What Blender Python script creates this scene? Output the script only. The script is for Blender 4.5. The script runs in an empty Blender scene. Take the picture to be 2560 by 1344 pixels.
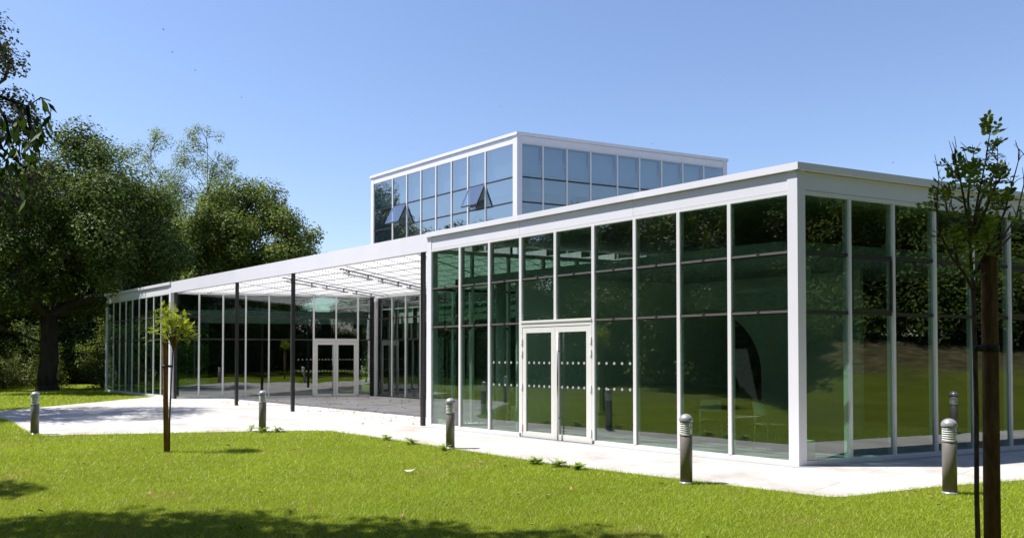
import bpy, math, random
import numpy as np
from mathutils import Vector

R = math.radians
# ------------------------------------------------------------------ camera, sky, sun, exposure
scn = bpy.context.scene
COL = scn.collection
CAM = np.array([4.60, -10.72, 1.65])
RIGHT = np.array([0.70985, 0.70435])
FWD = np.array([-0.70435, 0.70985])
cd = bpy.data.cameras.new('camera')
cam = bpy.data.objects.new('camera', cd)
COL.objects.link(cam)
cam.location = CAM
cam.rotation_euler = (R(90 + 1.035), 0, math.atan2(0.70435, 0.70985))
cd.sensor_width = 36.0
cd.lens = 25.485
cd.shift_y = 0.0724
cd.clip_start = 0.05
cd.clip_end = 3000
scn.camera = cam

SUN_EL = 61.5
sun_h = np.array([-0.715, -0.699])
world = bpy.data.worlds.new('World')
scn.world = world
world.use_nodes = True
wt = world.node_tree
sky = wt.nodes.new('ShaderNodeTexSky')
sky.sky_type = 'NISHITA'
sky.sun_disc = False
sky.sun_elevation = R(SUN_EL)
sky.sun_rotation = math.atan2(sun_h[0], sun_h[1])
sky.altitude = 50
sky.air_density = 1.15
sky.dust_density = 0.45
sky.ozone_density = 2.3
bg = wt.nodes['Background']
tone = wt.nodes.new('ShaderNodeMixRGB')
tone.blend_type = 'MULTIPLY'
tone.inputs['Fac'].default_value = 1.0
tone.inputs['Color2'].default_value = (0.965, 0.945, 1.05, 1)
wt.links.new(sky.outputs['Color'], tone.inputs['Color1'])
wt.links.new(tone.outputs['Color'], bg.inputs['Color'])
bg.inputs['Strength'].default_value = 0.105

sl = bpy.data.lights.new('sun', 'SUN')
sl.energy = 5.0
sl.angle = R(0.53)
sl.color = (1.0, 0.968, 0.925)
sun = bpy.data.objects.new('sun', sl)
COL.objects.link(sun)
sdir = Vector((sun_h[0] * math.cos(R(SUN_EL)), sun_h[1] * math.cos(R(SUN_EL)), math.sin(R(SUN_EL))))
sun.rotation_euler = sdir.to_track_quat('Z', 'Y').to_euler()
sun.location = (-20, -20, 40)

scn.view_settings.view_transform = 'Standard'
scn.view_settings.look = 'None'
scn.view_settings.exposure = 0.78
scn.view_settings.gamma = 1.0
scn.cycles.max_bounces = 8
scn.cycles.diffuse_bounces = 3
scn.cycles.glossy_bounces = 4
scn.cycles.transmission_bounces = 6
scn.cycles.transparent_max_bounces = 24
scn.cycles.use_denoising = True
scn.cycles.sample_clamp_indirect = 6.0


def CW(l, d, z=0.0):
    """site point: l metres right of the viewpoint, d metres in front of it"""
    p = CAM[:2] + RIGHT * l + FWD * d
    return np.array([p[0], p[1], z])


# ------------------------------------------------------------------ materials
MATS = {}


def new_mat(name):
    m = bpy.data.materials.new(name)
    m.use_nodes = True
    nt = m.node_tree
    for n in list(nt.nodes):
        nt.nodes.remove(n)
    out = nt.nodes.new('ShaderNodeOutputMaterial')
    MATS[name] = m
    return m, nt, out


def N(nt, t, **kw):
    n = nt.nodes.new(t)
    for k, v in kw.items():
        setattr(n, k, v)
    return n


def ramp(nt, stops, src, interp='LINEAR'):
    r = N(nt, 'ShaderNodeValToRGB')
    r.color_ramp.interpolation = interp
    e = r.color_ramp.elements
    while len(e) < len(stops):
        e.new(0.5)
    for i, (p, c) in enumerate(stops):
        e[i].position = p
        e[i].color = (*c, 1)
    nt.links.new(src, r.inputs['Fac'])
    return r


def noise(nt, scale, detail=4, rough=0.55, vec=None, dist=0.0):
    n = N(nt, 'ShaderNodeTexNoise')
    n.inputs['Scale'].default_value = scale
    n.inputs['Detail'].default_value = detail
    n.inputs['Roughness'].default_value = rough
    n.inputs['Distortion'].default_value = dist
    if vec is not None:
        nt.links.new(vec, n.inputs['Vector'])
    return n


def pos(nt):
    return N(nt, 'ShaderNodeNewGeometry').outputs['Position']


def simple(name, col, rough=0.5, metal=0.0, var=0.12, scale=6.0, bump=0.0, bscale=60.0, spec=0.5):
    m, nt, out = new_mat(name)
    p = N(nt, 'ShaderNodeBsdfPrincipled')
    p.inputs['Roughness'].default_value = rough
    p.inputs['Metallic'].default_value = metal
    p.inputs['Specular IOR Level'].default_value = spec
    g = pos(nt)
    n1 = noise(nt, scale, 5, 0.6, g)
    lo = tuple(c * (1 - var) for c in col)
    hi = tuple(min(1, c * (1 + var * 0.6)) for c in col)
    r = ramp(nt, [(0.3, lo), (0.7, hi)], n1.outputs['Fac'])
    nt.links.new(r.outputs['Color'], p.inputs['Base Color'])
    if bump:
        n2 = noise(nt, bscale, 4, 0.6, g)
        b = N(nt, 'ShaderNodeBump')
        b.inputs['Strength'].default_value = 1.0
        b.inputs['Distance'].default_value = bump
        nt.links.new(n2.outputs['Fac'], b.inputs['Height'])
        nt.links.new(b.outputs['Normal'], p.inputs['Normal'])
    nt.links.new(p.outputs['BSDF'], out.inputs['Surface'])
    return m


simple('white_aluminium', (0.76, 0.745, 0.795), 0.42, 0.0, 0.035, 1.3)
simple('frame_white', (0.71, 0.70, 0.70), 0.45, 0.0, 0.03, 2.0)
simple('panel_joint', (0.30, 0.31, 0.32), 0.6)
simple('black_steel', (0.012, 0.012, 0.012), 0.35, 0.0, 0.2)
simple('dark_bar', (0.030, 0.025, 0.022), 0.45, 0.0, 0.2)
simple('silver_bar', (0.34, 0.32, 0.31), 0.35, 0.6, 0.1)
simple('door_white', (0.70, 0.69, 0.65), 0.4, 0.0, 0.03)
simple('steel', (0.45, 0.46, 0.47), 0.25, 0.9, 0.05)
simple('gravel_strip', (0.34, 0.34, 0.34), 0.9, 0, 0.5, 90, 0.01, 90)
simple('interior_white', (0.66, 0.68, 0.66), 0.8, 0, 0.05, 0.8)
simple('interior_floor', (0.42, 0.43, 0.43), 0.5, 0, 0.1, 2)
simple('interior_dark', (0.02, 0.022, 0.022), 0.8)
simple('blind_fabric', (0.55, 0.60, 0.66), 0.85, 0, 0.04, 2)
simple('roof_grey', (0.35, 0.35, 0.34), 0.9, 0, 0.15, 1.0)
simple('bollard_grey', (0.185, 0.165, 0.15), 0.42, 0.15, 0.08, 8)
simple('bollard_cap', (0.40, 0.39, 0.41), 0.3, 0.45, 0.05, 8)
simple('louvre_metal', (0.80, 0.80, 0.78), 0.35, 0.0, 0.05, 8)
simple('tube_plastic', (0.66, 0.66, 0.65), 0.4, 0, 0.03)
simple('clip_grey', (0.20, 0.19, 0.19), 0.6)
simple('ceiling_grey', (0.42, 0.44, 0.42), 0.8)
simple('joist_grey', (0.38, 0.37, 0.37), 0.6)
simple('chair_paint', (0.24, 0.28, 0.26), 0.4)
simple('rubber_tie', (0.02, 0.02, 0.022), 0.6)
simple('leaf_dry', (0.34, 0.19, 0.09), 0.8, 0, 0.5, 25)
simple('leaf_pale', (0.62, 0.55, 0.44), 0.8, 0, 0.25, 25)
simple('bird_dark', (0.03, 0.03, 0.035), 0.7)
simple('signal_dot', (0.36, 0.35, 0.34), 0.6, 0, 0.03)
simple('bare_soil', (0.13, 0.085, 0.05), 0.95, 0, 0.4, 18, 0.02, 30)


def vary_by_object(name, amount):
    nt = MATS[name].node_tree
    p = next(n for n in nt.nodes if n.type == 'BSDF_PRINCIPLED')
    src = p.inputs['Base Color'].links[0].from_socket
    oi = N(nt, 'ShaderNodeObjectInfo')
    mr = N(nt, 'ShaderNodeMapRange')
    mr.inputs['To Min'].default_value = 1 - amount
    mr.inputs['To Max'].default_value = 1 + amount * 0.4
    nt.links.new(oi.outputs['Random'], mr.inputs['Value'])
    hs = N(nt, 'ShaderNodeHueSaturation')
    nt.links.new(mr.outputs['Result'], hs.inputs['Value'])
    nt.links.new(src, hs.inputs['Color'])
    nt.links.new(hs.outputs['Color'], p.inputs['Base Color'])


vary_by_object('white_aluminium', 0.05)


def bark(name, col, sc=9.0):
    m, nt, out = new_mat(name)
    p = N(nt, 'ShaderNodeBsdfPrincipled')
    p.inputs['Roughness'].default_value = 0.95
    p.inputs['Specular IOR Level'].default_value = 0.15
    mp = N(nt, 'ShaderNodeMapping')
    mp.inputs['Scale'].default_value = (1, 1, 0.18)
    nt.links.new(pos(nt), mp.inputs['Vector'])
    n1 = noise(nt, sc, 6, 0.7, mp.outputs['Vector'])
    r = ramp(nt, [(0.3, tuple(c * 0.4 for c in col)), (0.55, col), (0.8, tuple(c * 1.5 for c in col))], n1.outputs['Fac'])
    b = N(nt, 'ShaderNodeBump')
    b.inputs['Distance'].default_value = 0.3 / sc
    nt.links.new(n1.outputs['Fac'], b.inputs['Height'])
    nt.links.new(b.outputs['Normal'], p.inputs['Normal'])
    nt.links.new(r.outputs['Color'], p.inputs['Base Color'])
    nt.links.new(p.outputs['BSDF'], out.inputs['Surface'])
    return m


bark('bark_oak', (0.060, 0.050, 0.040), 7)
bark('bark_young', (0.16, 0.11, 0.075), 60)
bark('stake_wood', (0.22, 0.12, 0.052), 30)


def leafmat(name, stops, transl=0.35, rough=0.55, spec=0.14, patch=0.0, amp=0.28, dry=None):
    """leaf: colour differs leaf by leaf, light passes partly through"""
    m, nt, out = new_mat(name)
    geo = N(nt, 'ShaderNodeNewGeometry')
    r = ramp(nt, stops, geo.outputs['Random Per Island'])
    colr = r.outputs['Color']
    if patch:
        n1 = noise(nt, patch, 3, 0.6, geo.outputs['Position'])
        hs = N(nt, 'ShaderNodeHueSaturation')
        mr = N(nt, 'ShaderNodeMapRange')
        mr.inputs['From Min'].default_value = 0.3
        mr.inputs['From Max'].default_value = 0.7
        mr.inputs['To Min'].default_value = 1 - amp
        mr.inputs['To Max'].default_value = 1 + amp
        nt.links.new(n1.outputs['Fac'], mr.inputs['Value'])
        nt.links.new(mr.outputs['Result'], hs.inputs['Value'])
        nt.links.new(colr, hs.inputs['Color'])
        colr = hs.outputs['Color']
    if dry:
        n2 = noise(nt, 0.75, 4, 0.6, geo.outputs['Position'])
        r2 = ramp(nt, [(0.56, (0, 0, 0)), (0.72, (0.55, 0.55, 0.55))], n2.outputs['Fac'])
        dm = N(nt, 'ShaderNodeMixRGB')
        dm.inputs['Color2'].default_value = (*dry, 1)
        nt.links.new(r2.outputs['Color'], dm.inputs['Fac'])
        nt.links.new(colr, dm.inputs['Color1'])
        colr = dm.outputs['Color']
    p = N(nt, 'ShaderNodeBsdfPrincipled')
    p.inputs['Roughness'].default_value = rough
    p.inputs['Specular IOR Level'].default_value = spec
    t = N(nt, 'ShaderNodeBsdfTranslucent')
    mul = N(nt, 'ShaderNodeMixRGB', blend_type='MULTIPLY')
    mul.inputs['Fac'].default_value = 1
    mul.inputs['Color2'].default_value = (1.25, 1.2, 0.55, 1)
    nt.links.new(colr, mul.inputs['Color1'])
    nt.links.new(mul.outputs['Color'], t.inputs['Color'])
    nt.links.new(colr, p.inputs['Base Color'])
    mx = N(nt, 'ShaderNodeMixShader')
    mx.inputs['Fac'].default_value = transl
    nt.links.new(p.outputs['BSDF'], mx.inputs[1])
    nt.links.new(t.outputs['BSDF'], mx.inputs[2])
    nt.links.new(mx.outputs['Shader'], out.inputs['Surface'])
    return m


leafmat('leaf_oak', [(0, (0.036, 0.064, 0.014)), (0.5, (0.076, 0.116, 0.024)), (1, (0.16, 0.205, 0.045))], 0.36, patch=0.5)
leafmat('leaf_oak_light', [(0, (0.050, 0.082, 0.016)), (0.5, (0.112, 0.155, 0.028)), (1, (0.22, 0.255, 0.05))], 0.36, patch=0.5)
leafmat('leaf_poplar', [(0, (0.11, 0.155, 0.065)), (0.6, (0.19, 0.24, 0.115)), (1, (0.30, 0.345, 0.20))], 0.4)
leafmat('leaf_dark', [(0, (0.022, 0.030, 0.012)), (0.6, (0.045, 0.055, 0.02)), (1, (0.085, 0.085, 0.03))], 0.25, patch=0.5)
leafmat('leaf_ash', [(0, (0.025, 0.055, 0.012)), (0.6, (0.045, 0.085, 0.018)), (1, (0.09, 0.14, 0.03))], 0.3)
leafmat('leaf_shrub', [(0, (0.06, 0.085, 0.022)), (0.6, (0.11, 0.145, 0.035)), (1, (0.19, 0.2, 0.07))], 0.3, patch=1.2)
leafmat('leaf_young', [(0, (0.18, 0.235, 0.025)), (0.6, (0.29, 0.35, 0.04)), (1, (0.44, 0.47, 0.08))], 0.45)
leafmat('leaf_shade', [(0, (0.07, 0.105, 0.016)), (0.6, (0.13, 0.18, 0.026)), (1, (0.24, 0.29, 0.045))], 0.5)
leafmat('grass_blade', [(0, (0.235, 0.335, 0.018)), (0.55, (0.355, 0.455, 0.026)), (0.93, (0.41, 0.49, 0.045)), (1, (0.42, 0.41, 0.13))], 0.4, 0.45, 0.35, patch=0.5, amp=0.11, dry=(0.44, 0.37, 0.13))
leafmat('leaf_weed', [(0, (0.18, 0.27, 0.04)), (0.6, (0.26, 0.37, 0.06)), (1, (0.38, 0.44, 0.14))], 0.45)


def glass(name, tint, f0, wob, wscale):
    m, nt, out = new_mat(name)
    lw = N(nt, 'ShaderNodeLayerWeight')
    lw.inputs['Blend'].default_value = 0.5
    pw = N(nt, 'ShaderNodeMath', operation='POWER')
    pw.inputs[1].default_value = 4.2
    nt.links.new(lw.outputs['Facing'], pw.inputs[0])
    mr = N(nt, 'ShaderNodeMapRange')
    mr.inputs['To Min'].default_value = f0
    mr.inputs['To Max'].default_value = 1.0
    nt.links.new(pw.outputs['Value'], mr.inputs['Value'])
    tr = N(nt, 'ShaderNodeBsdfTransparent')
    tr.inputs['Color'].default_value = (*tint, 1)
    gl = N(nt, 'ShaderNodeBsdfAnisotropic')
    gl.inputs['Roughness'].default_value = 0.0
    gl.inputs['Color'].default_value = (0.93, 0.98, 0.97, 1)
    n1 = noise(nt, wscale, 1.5, 0.4, pos(nt))
    b = N(nt, 'ShaderNodeBump')
    b.inputs['Distance'].default_value = wob
    nt.links.new(n1.outputs['Fac'], b.inputs['Height'])
    # every pane sits a fraction of a degree out of true
    gi = N(nt, 'ShaderNodeNewGeometry')
    wn = N(nt, 'ShaderNodeTexWhiteNoise', noise_dimensions='1D')
    nt.links.new(gi.outputs['Random Per Island'], wn.inputs['W'])
    va = N(nt, 'ShaderNodeVectorMath', operation='SUBTRACT')
    va.inputs[1].default_value = (0.5, 0.5, 0.5)
    nt.links.new(wn.outputs['Color'], va.inputs[0])
    vs = N(nt, 'ShaderNodeVectorMath', operation='SCALE')
    vs.inputs['Scale'].default_value = 0.010
    nt.links.new(va.outputs['Vector'], vs.inputs[0])
    vb = N(nt, 'ShaderNodeVectorMath', operation='ADD')
    nt.links.new(b.outputs['Normal'], vb.inputs[0])
    nt.links.new(vs.outputs['Vector'], vb.inputs[1])
    vn = N(nt, 'ShaderNodeVectorMath', operation='NORMALIZE')
    nt.links.new(vb.outputs['Vector'], vn.inputs[0])
    nt.links.new(vn.outputs['Vector'], gl.inputs['Normal'])
    mx = N(nt, 'ShaderNodeMixShader')
    nt.links.new(mr.outputs['Result'], mx.inputs['Fac'])
    nt.links.new(tr.outputs['BSDF'], mx.inputs[1])
    nt.links.new(gl.outputs['BSDF'], mx.inputs[2])
    nt.links.new(mx.outputs['Shader'], out.inputs['Surface'])
    return m


glass('glass_outer', (0.43, 0.58, 0.49), 0.185, 0.0016, 1.1)
glass('glass_wavy', (0.36, 0.50, 0.43), 0.20, 0.0045, 0.75)
glass('glass_blue', (0.36, 0.47, 0.55), 0.42, 0.0016, 1.1)
glass('glass_vent', (0.72, 0.80, 0.88), 0.40, 0.001, 1.1)
glass('glass_clear_blue', (0.52, 0.62, 0.68), 0.27, 0.0016, 1.1)
m, nt, out = new_mat('glass_inner')
tr = N(nt, 'ShaderNodeBsdfTransparent')
tr.inputs['Color'].default_value = (0.90, 0.94, 0.92, 1)
nt.links.new(tr.outputs['BSDF'], out.inputs['Surface'])

m, nt, out = new_mat('lamp_glass')
tr = N(nt, 'ShaderNodeBsdfTransparent')
tr.inputs['Color'].default_value = (0.95, 0.96, 0.95, 1)
gl = N(nt, 'ShaderNodeBsdfAnisotropic')
gl.inputs['Roughness'].default_value = 0.05
mx = N(nt, 'ShaderNodeMixShader')
mx.inputs['Fac'].default_value = 0.07
nt.links.new(tr.outputs['BSDF'], mx.inputs[1])
nt.links.new(gl.outputs['BSDF'], mx.inputs[2])
nt.links.new(mx.outputs['Shader'], out.inputs['Surface'])

# translucent canopy sheet: white, ribbed, lets some sun straight through
m, nt, out = new_mat('canopy_sheet')
d = N(nt, 'ShaderNodeBsdfDiffuse')
t = N(nt, 'ShaderNodeBsdfTranslucent')
tr = N(nt, 'ShaderNodeBsdfTransparent')
wv = N(nt, 'ShaderNodeTexWave')
wv.wave_type = 'BANDS'
wv.bands_direction = 'Y'
wv.inputs['Scale'].default_value = 5.0
nt.links.new(pos(nt), wv.inputs['Vector'])
r = ramp(nt, [(0.0, (0.64, 0.63, 0.62)), (0.35, (0.84, 0.835, 0.825))], wv.outputs['Fac'])
for s in (d, t):
    nt.links.new(r.outputs['Color'], s.inputs['Color'])
m1 = N(nt, 'ShaderNodeMixShader')
m1.inputs['Fac'].default_value = 0.58
nt.links.new(d.outputs['BSDF'], m1.inputs[1])
nt.links.new(t.outputs['BSDF'], m1.inputs[2])
m2 = N(nt, 'ShaderNodeMixShader')
m2.inputs['Fac'].default_value = 0.36
nt.links.new(m1.outputs['Shader'], m2.inputs[1])
nt.links.new(tr.outputs['BSDF'], m2.inputs[2])
nt.links.new(m2.outputs['Shader'], out.inputs['Surface'])


def paving_mat():
    m, nt, out = new_mat('pale_paving')
    p = N(nt, 'ShaderNodeBsdfPrincipled')
    p.inputs['Roughness'].default_value = 0.85
    p.inputs['Specular IOR Level'].default_value = 0.2
    g = pos(nt)
    a = noise(nt, 0.9, 5, 0.6, g)
    b_ = noise(nt, 60, 3, 0.7, g)
    r1 = ramp(nt, [(0.28, (0.345, 0.30, 0.26)), (0.42, (0.43, 0.40, 0.37)), (0.55, (0.50, 0.485, 0.46)), (0.8, (0.53, 0.515, 0.49))], a.outputs['Fac'])
    r2 = ramp(nt, [(0.35, (0.80, 0.80, 0.80)), (0.6, (1, 1, 1))], b_.outputs['Fac'])
    mu = N(nt, 'ShaderNodeMixRGB', blend_type='MULTIPLY')
    mu.inputs['Fac'].default_value = 1
    nt.links.new(r1.outputs['Color'], mu.inputs['Color1'])
    nt.links.new(r2.outputs['Color'], mu.inputs['Color2'])
    # slab joints
    mp = N(nt, 'ShaderNodeMapping')
    mp.inputs['Rotation'].default_value = (0, 0, R(0))
    nt.links.new(g, mp.inputs['Vector'])
    br = N(nt, 'ShaderNodeTexBrick')
    br.inputs['Scale'].default_value = 1.0
    br.inputs['Brick Width'].default_value = 1.9
    br.inputs['Row Height'].default_value = 0.95
    br.inputs['Mortar Size'].default_value = 0.006
    br.inputs['Color1'].default_value = (1, 1, 1, 1)
    br.inputs['Color2'].default_value = (0.96, 0.955, 0.95, 1)
    br.inputs['Mortar'].default_value = (0.62, 0.59, 0.56, 1)
    nt.links.new(mp.outputs['Vector'], br.inputs['Vector'])
    mu2 = N(nt, 'ShaderNodeMixRGB', blend_type='MULTIPLY')
    mu2.inputs['Fac'].default_value = 1
    nt.links.new(mu.outputs['Color'], mu2.inputs['Color1'])
    nt.links.new(br.outputs['Color'], mu2.inputs['Color2'])
    nt.links.new(mu2.outputs['Color'], p.inputs['Base Color'])
    bp = N(nt, 'ShaderNodeBump')
    bp.inputs['Distance'].default_value = 0.004
    nt.links.new(b_.outputs['Fac'], bp.inputs['Height'])
    nt.links.new(bp.outputs['Normal'], p.inputs['Normal'])
    nt.links.new(p.outputs['BSDF'], out.inputs['Surface'])


paving_mat()


def lawn_mat():
    m, nt, out = new_mat('lawn_ground')
    p = N(nt, 'ShaderNodeBsdfPrincipled')
    p.inputs['Roughness'].default_value = 0.9
    p.inputs['Specular IOR Level'].default_value = 0.1
    geo = N(nt, 'ShaderNodeNewGeometry')
    g = geo.outputs['Position']
    a = noise(nt, 0.35, 5, 0.65, g)
    b_ = noise(nt, 35, 4, 0.7, g)
    r1 = ramp(nt, [(0.3, (0.095, 0.130, 0.012)), (0.55, (0.130, 0.160, 0.015)), (0.75, (0.17, 0.185, 0.026))], a.outputs['Fac'])
    r2 = ramp(nt, [(0.3, (0.45, 0.45, 0.45)), (0.65, (1.1, 1.1, 1.1))], b_.outputs['Fac'])
    mu = N(nt, 'ShaderNodeMixRGB', blend_type='MULTIPLY')
    mu.inputs['Fac'].default_value = 1
    nt.links.new(r1.outputs['Color'], mu.inputs['Color1'])
    nt.links.new(r2.outputs['Color'], mu.inputs['Color2'])
    # dry earth on the steep part of the bank
    sx = N(nt, 'ShaderNodeSeparateXYZ')
    nt.links.new(g, sx.inputs['Vector'])
    n3 = noise(nt, 0.5, 5, 0.7, g)
    ad = N(nt, 'ShaderNodeMath', operation='MULTIPLY_ADD')
    ad.inputs[1].default_value = 2.6
    nt.links.new(n3.outputs['Fac'], ad.inputs[0])
    nt.links.new(sx.outputs['Z'], ad.inputs[2])
    rz = ramp(nt, [(0.42, (0, 0, 0)), (0.66, (1, 1, 1))], ad.outputs['Value'])
    dv = N(nt, 'ShaderNodeMath', operation='DIVIDE')
    dv.inputs[1].default_value = 4.0
    nt.links.new(ad.outputs['Value'], dv.inputs[0])
    nt.links.new(dv.outputs['Value'], rz.inputs['Fac'])
    mx = N(nt, 'ShaderNodeMixRGB')
    n4 = noise(nt, 1.6, 6, 0.75, g)
    r4 = ramp(nt, [(0.35, (0.035, 0.045, 0.014)), (0.5, (0.075, 0.062, 0.032)), (0.68, (0.15, 0.115, 0.07))], n4.outputs['Fac'])
    nt.links.new(r4.outputs['Color'], mx.inputs['Color2'])
    nt.links.new(rz.outputs['Color'], mx.inputs['Fac'])
    nt.links.new(mu.outputs['Color'], mx.inputs['Color1'])
    nt.links.new(mx.outputs['Color'], p.inputs['Base Color'])
    bp = N(nt, 'ShaderNodeBump')
    bp.inputs['Distance'].default_value = 0.03
    nt.links.new(b_.outputs['Fac'], bp.inputs['Height'])
    nt.links.new(bp.outputs['Normal'], p.inputs['Normal'])
    nt.links.new(p.outputs['BSDF'], out.inputs['Surface'])


lawn_mat()


# ------------------------------------------------------------------ mesh helpers
class MB:
    def __init__(s):
        s.v, s.f, s.m, s.sm = [], [], [], []

    def add(s, vs, fs, mat=0, smooth=False):
        o = len(s.v)
        s.v += [tuple(map(float, v)) for v in vs]
        s.f += [tuple(i + o for i in f) for f in fs]
        s.m += [mat] * len(fs)
        s.sm += [smooth] * len(fs)

    def prism(s, pts, z0, z1, mat=0):
        """pts: plan polygon, counter-clockwise"""
        k = len(pts)
        vs = [(p[0], p[1], z0) for p in pts] + [(p[0], p[1], z1) for p in pts]
        fs = [tuple(range(k - 1, -1, -1)), tuple(range(k, 2 * k))]
        fs += [(i, (i + 1) % k, k + (i + 1) % k, k + i) for i in range(k)]
        s.add(vs, fs, mat)

    def lathe(s, prof, c=(0, 0), seg=24, mat=0, smooth=True):
        vs, fs = [], []
        for r, z in prof:
            for i in range(seg):
                a = 2 * math.pi * i / seg
                vs.append((c[0] + r * math.cos(a), c[1] + r * math.sin(a), z))
        for j in range(len(prof) - 1):
            for i in range(seg):
                i2 = (i + 1) % seg
                fs.append((j * seg + i, j * seg + i2, (j + 1) * seg + i2, (j + 1) * seg + i))
        s.add(vs, fs, mat, smooth)
        for j, fl in ((0, True), (len(prof) - 1, False)):
            if prof[j][0] > 1e-4:
                ring = [j * seg + i for i in range(seg)]
                s.f.append(tuple((len(s.v) - len(vs)) + q for q in (ring[::-1] if fl else ring)))
                s.m.append(mat)
                s.sm.append(False)

    def tube(s, pts, rads, seg=6, mat=0, cap=True):
        pts = [np.array(p, float) for p in pts]
        vs, fs = [], []
        ref = np.array([0.31, 0.87, 0.37])
        for i, p in enumerate(pts):
            d = pts[min(i + 1, len(pts) - 1)] - pts[max(i - 1, 0)]
            d /= (np.linalg.norm(d) + 1e-9)
            u = np.cross(d, ref)
            u /= (np.linalg.norm(u) + 1e-9)
            w = np.cross(d, u)
            for k in range(seg):
                a = 2 * math.pi * k / seg
                vs.append(p + (u * math.cos(a) + w * math.sin(a)) * rads[i])
        for i in range(len(pts) - 1):
            for k in range(seg):
                k2 = (k + 1) % seg
                fs.append((i * seg + k, i * seg + k2, (i + 1) * seg + k2, (i + 1) * seg + k))
        if cap:
            fs.append(tuple(range(seg - 1, -1, -1)))
            fs.append(tuple((len(pts) - 1) * seg + k for k in range(seg)))
        s.add(vs, fs, mat, True)

    def build(s, name, mats, parent=None, origin=None):
        o = origin if origin is not None else (0, 0, 0)
        me = bpy.data.meshes.new(name)
        me.from_pydata([(a - o[0], b - o[1], c - o[2]) for a, b, c in s.v], [], s.f)
        for mt in (mats if isinstance(mats, (list, tuple)) else [mats]):
            me.materials.append(MATS[mt])
        me.polygons.foreach_set('material_index', s.m)
        me.polygons.foreach_set('use_smooth', s.sm)
        me.update()
        return link(name, me, parent, o)


def link(name, me, parent=None, loc=(0, 0, 0)):
    ob = bpy.data.objects.new(name, me)
    COL.objects.link(ob)
    ob.location = loc
    if parent is not None:
        ob.parent = parent
    return ob


def polymesh(name, V, F, mats, parent=None, loc=(0, 0, 0), smooth=False):
    """big meshes: V (n,3), F (m,k) arrays"""
    me = bpy.data.meshes.new(name)
    V = np.asarray(V, np.float32)
    F = np.asarray(F, np.int32)
    me.vertices.add(len(V))
    me.vertices.foreach_set('co', V.ravel())
    me.loops.add(F.size)
    me.loops.foreach_set('vertex_index', F.ravel())
    me.polygons.add(len(F))
    me.polygons.foreach_set('loop_start', np.arange(0, F.size, F.shape[1], dtype=np.int32))
    me.polygons.foreach_set('loop_total', np.full(len(F), F.shape[1], np.int32))
    if smooth:
        me.polygons.foreach_set('use_smooth', np.ones(len(F), bool))
    for mt in (mats if isinstance(mats, (list, tuple)) else [mats]):
        me.materials.append(MATS[mt])
    me.update(calc_edges=True)
    return link(name, me, parent, loc)


def empty(name, loc=(0, 0, 0), label=None, cat=None, group=None):
    o = bpy.data.objects.new(name, None)
    COL.objects.link(o)
    o.location = loc
    o.empty_display_size = 0.2
    return tag(o, label, cat, group)


def tag(o, label=None, cat=None, group=None, kind=None):
    if label:
        o['label'] = label
    if cat:
        o['category'] = cat
    if group:
        o['group'] = group
    if kind:
        o['kind'] = kind
    return o


def copy_tree(o, parent=None):
    c = o.copy()
    COL.objects.link(c)
    if parent is not None:
        c.parent = parent
    for ch in [x for x in o.children]:
        copy_tree(ch, c)
    return c


class Wall:
    """vertical wall line: s along it, t outwards, z up"""

    def __init__(s, p0, dr, out):
        s.p0 = np.array(p0, float)
        s.d = np.array(dr, float) / np.linalg.norm(dr)
        s.o = np.array(out, float) / np.linalg.norm(out)

    def pt(s, a, t, z=0.0):
        q = s.p0 + s.d * a + s.o * t
        return (q[0], q[1], z)

    def box(s, mb, s0, s1, t0, t1, z0, z1, mat=0):
        pts = [s.pt(s0, t0), s.pt(s1, t0), s.pt(s1, t1), s.pt(s0, t1)]
        if np.cross(s.d, s.o) < 0:
            pts = pts[::-1]
        mb.prism(pts, z0, z1, mat)

    def pane(s, mb, s0, s1, z0, z1, outer, inner, tf=-0.036, th=0.022):
        """glass pane: outer face reflects, the rest only lets light through"""
        f = [s.pt(s0, tf, z0), s.pt(s1, tf, z0), s.pt(s1, tf, z1), s.pt(s0, tf, z1)]
        b = [s.pt(s0, tf - th, z0), s.pt(s1, tf - th, z0), s.pt(s1, tf - th, z1), s.pt(s0, tf - th, z1)]
        vs = f + b
        fs = [(0, 1, 2, 3), (4, 7, 6, 5), (0, 4, 5, 1), (1, 5, 6, 2), (2, 6, 7, 3), (3, 7, 4, 0)]
        if np.cross(s.d, s.o) > 0:
            fs = [q[::-1] for q in fs]
        mb.add(vs, fs[:1], outer)
        mb.add(vs, fs[1:], inner)

    def disc(s, mb, a, z, r, mat, t0=-0.034, t1=-0.030):
        k = 12
        vs = []
        for t in (t0, t1):
            for i in range(k):
                an = 2 * math.pi * i / k
                vs.append(s.pt(a + r * math.cos(an), t, z + r * math.sin(an)))
        fs = [tuple(range(k)), tuple(range(2 * k - 1, k - 1, -1))] + [(i, (i + 1) % k, k + (i + 1) % k, k + i) for i in range(k)]
        mb.add(vs, fs, mat)


BW = np.array([0.38141, 0.92440])
BO = np.array([0.92440, -0.38141])
WD = np.array([0.51507, 0.85715])
WO = np.array([0.85715, -0.51507])

# ------------------------------------------------------------------ ground
def bank_z(x, y):
    u = x * 0.87 + y * 0.5
    k = np.clip((u - 15.0) / 15.0, 0, 1)
    k = k * k * (3 - 2 * k)
    v = y * 0.87 - x * 0.5
    e = np.clip((v + 26.0) / 12.0, 0, 1) * np.clip((62.0 - v) / 14.0, 0, 1) * np.clip((80.0 - u) / 20.0, 0, 1)
    w = 0.5 * np.sin(x * 0.9 + 1.3 * np.sin(y * 0.37)) + 0.5 * np.sin(y * 0.71 + 0.8 * np.sin(x * 0.5))
    return k * e * (2.3 + 0.35 * w)


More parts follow.
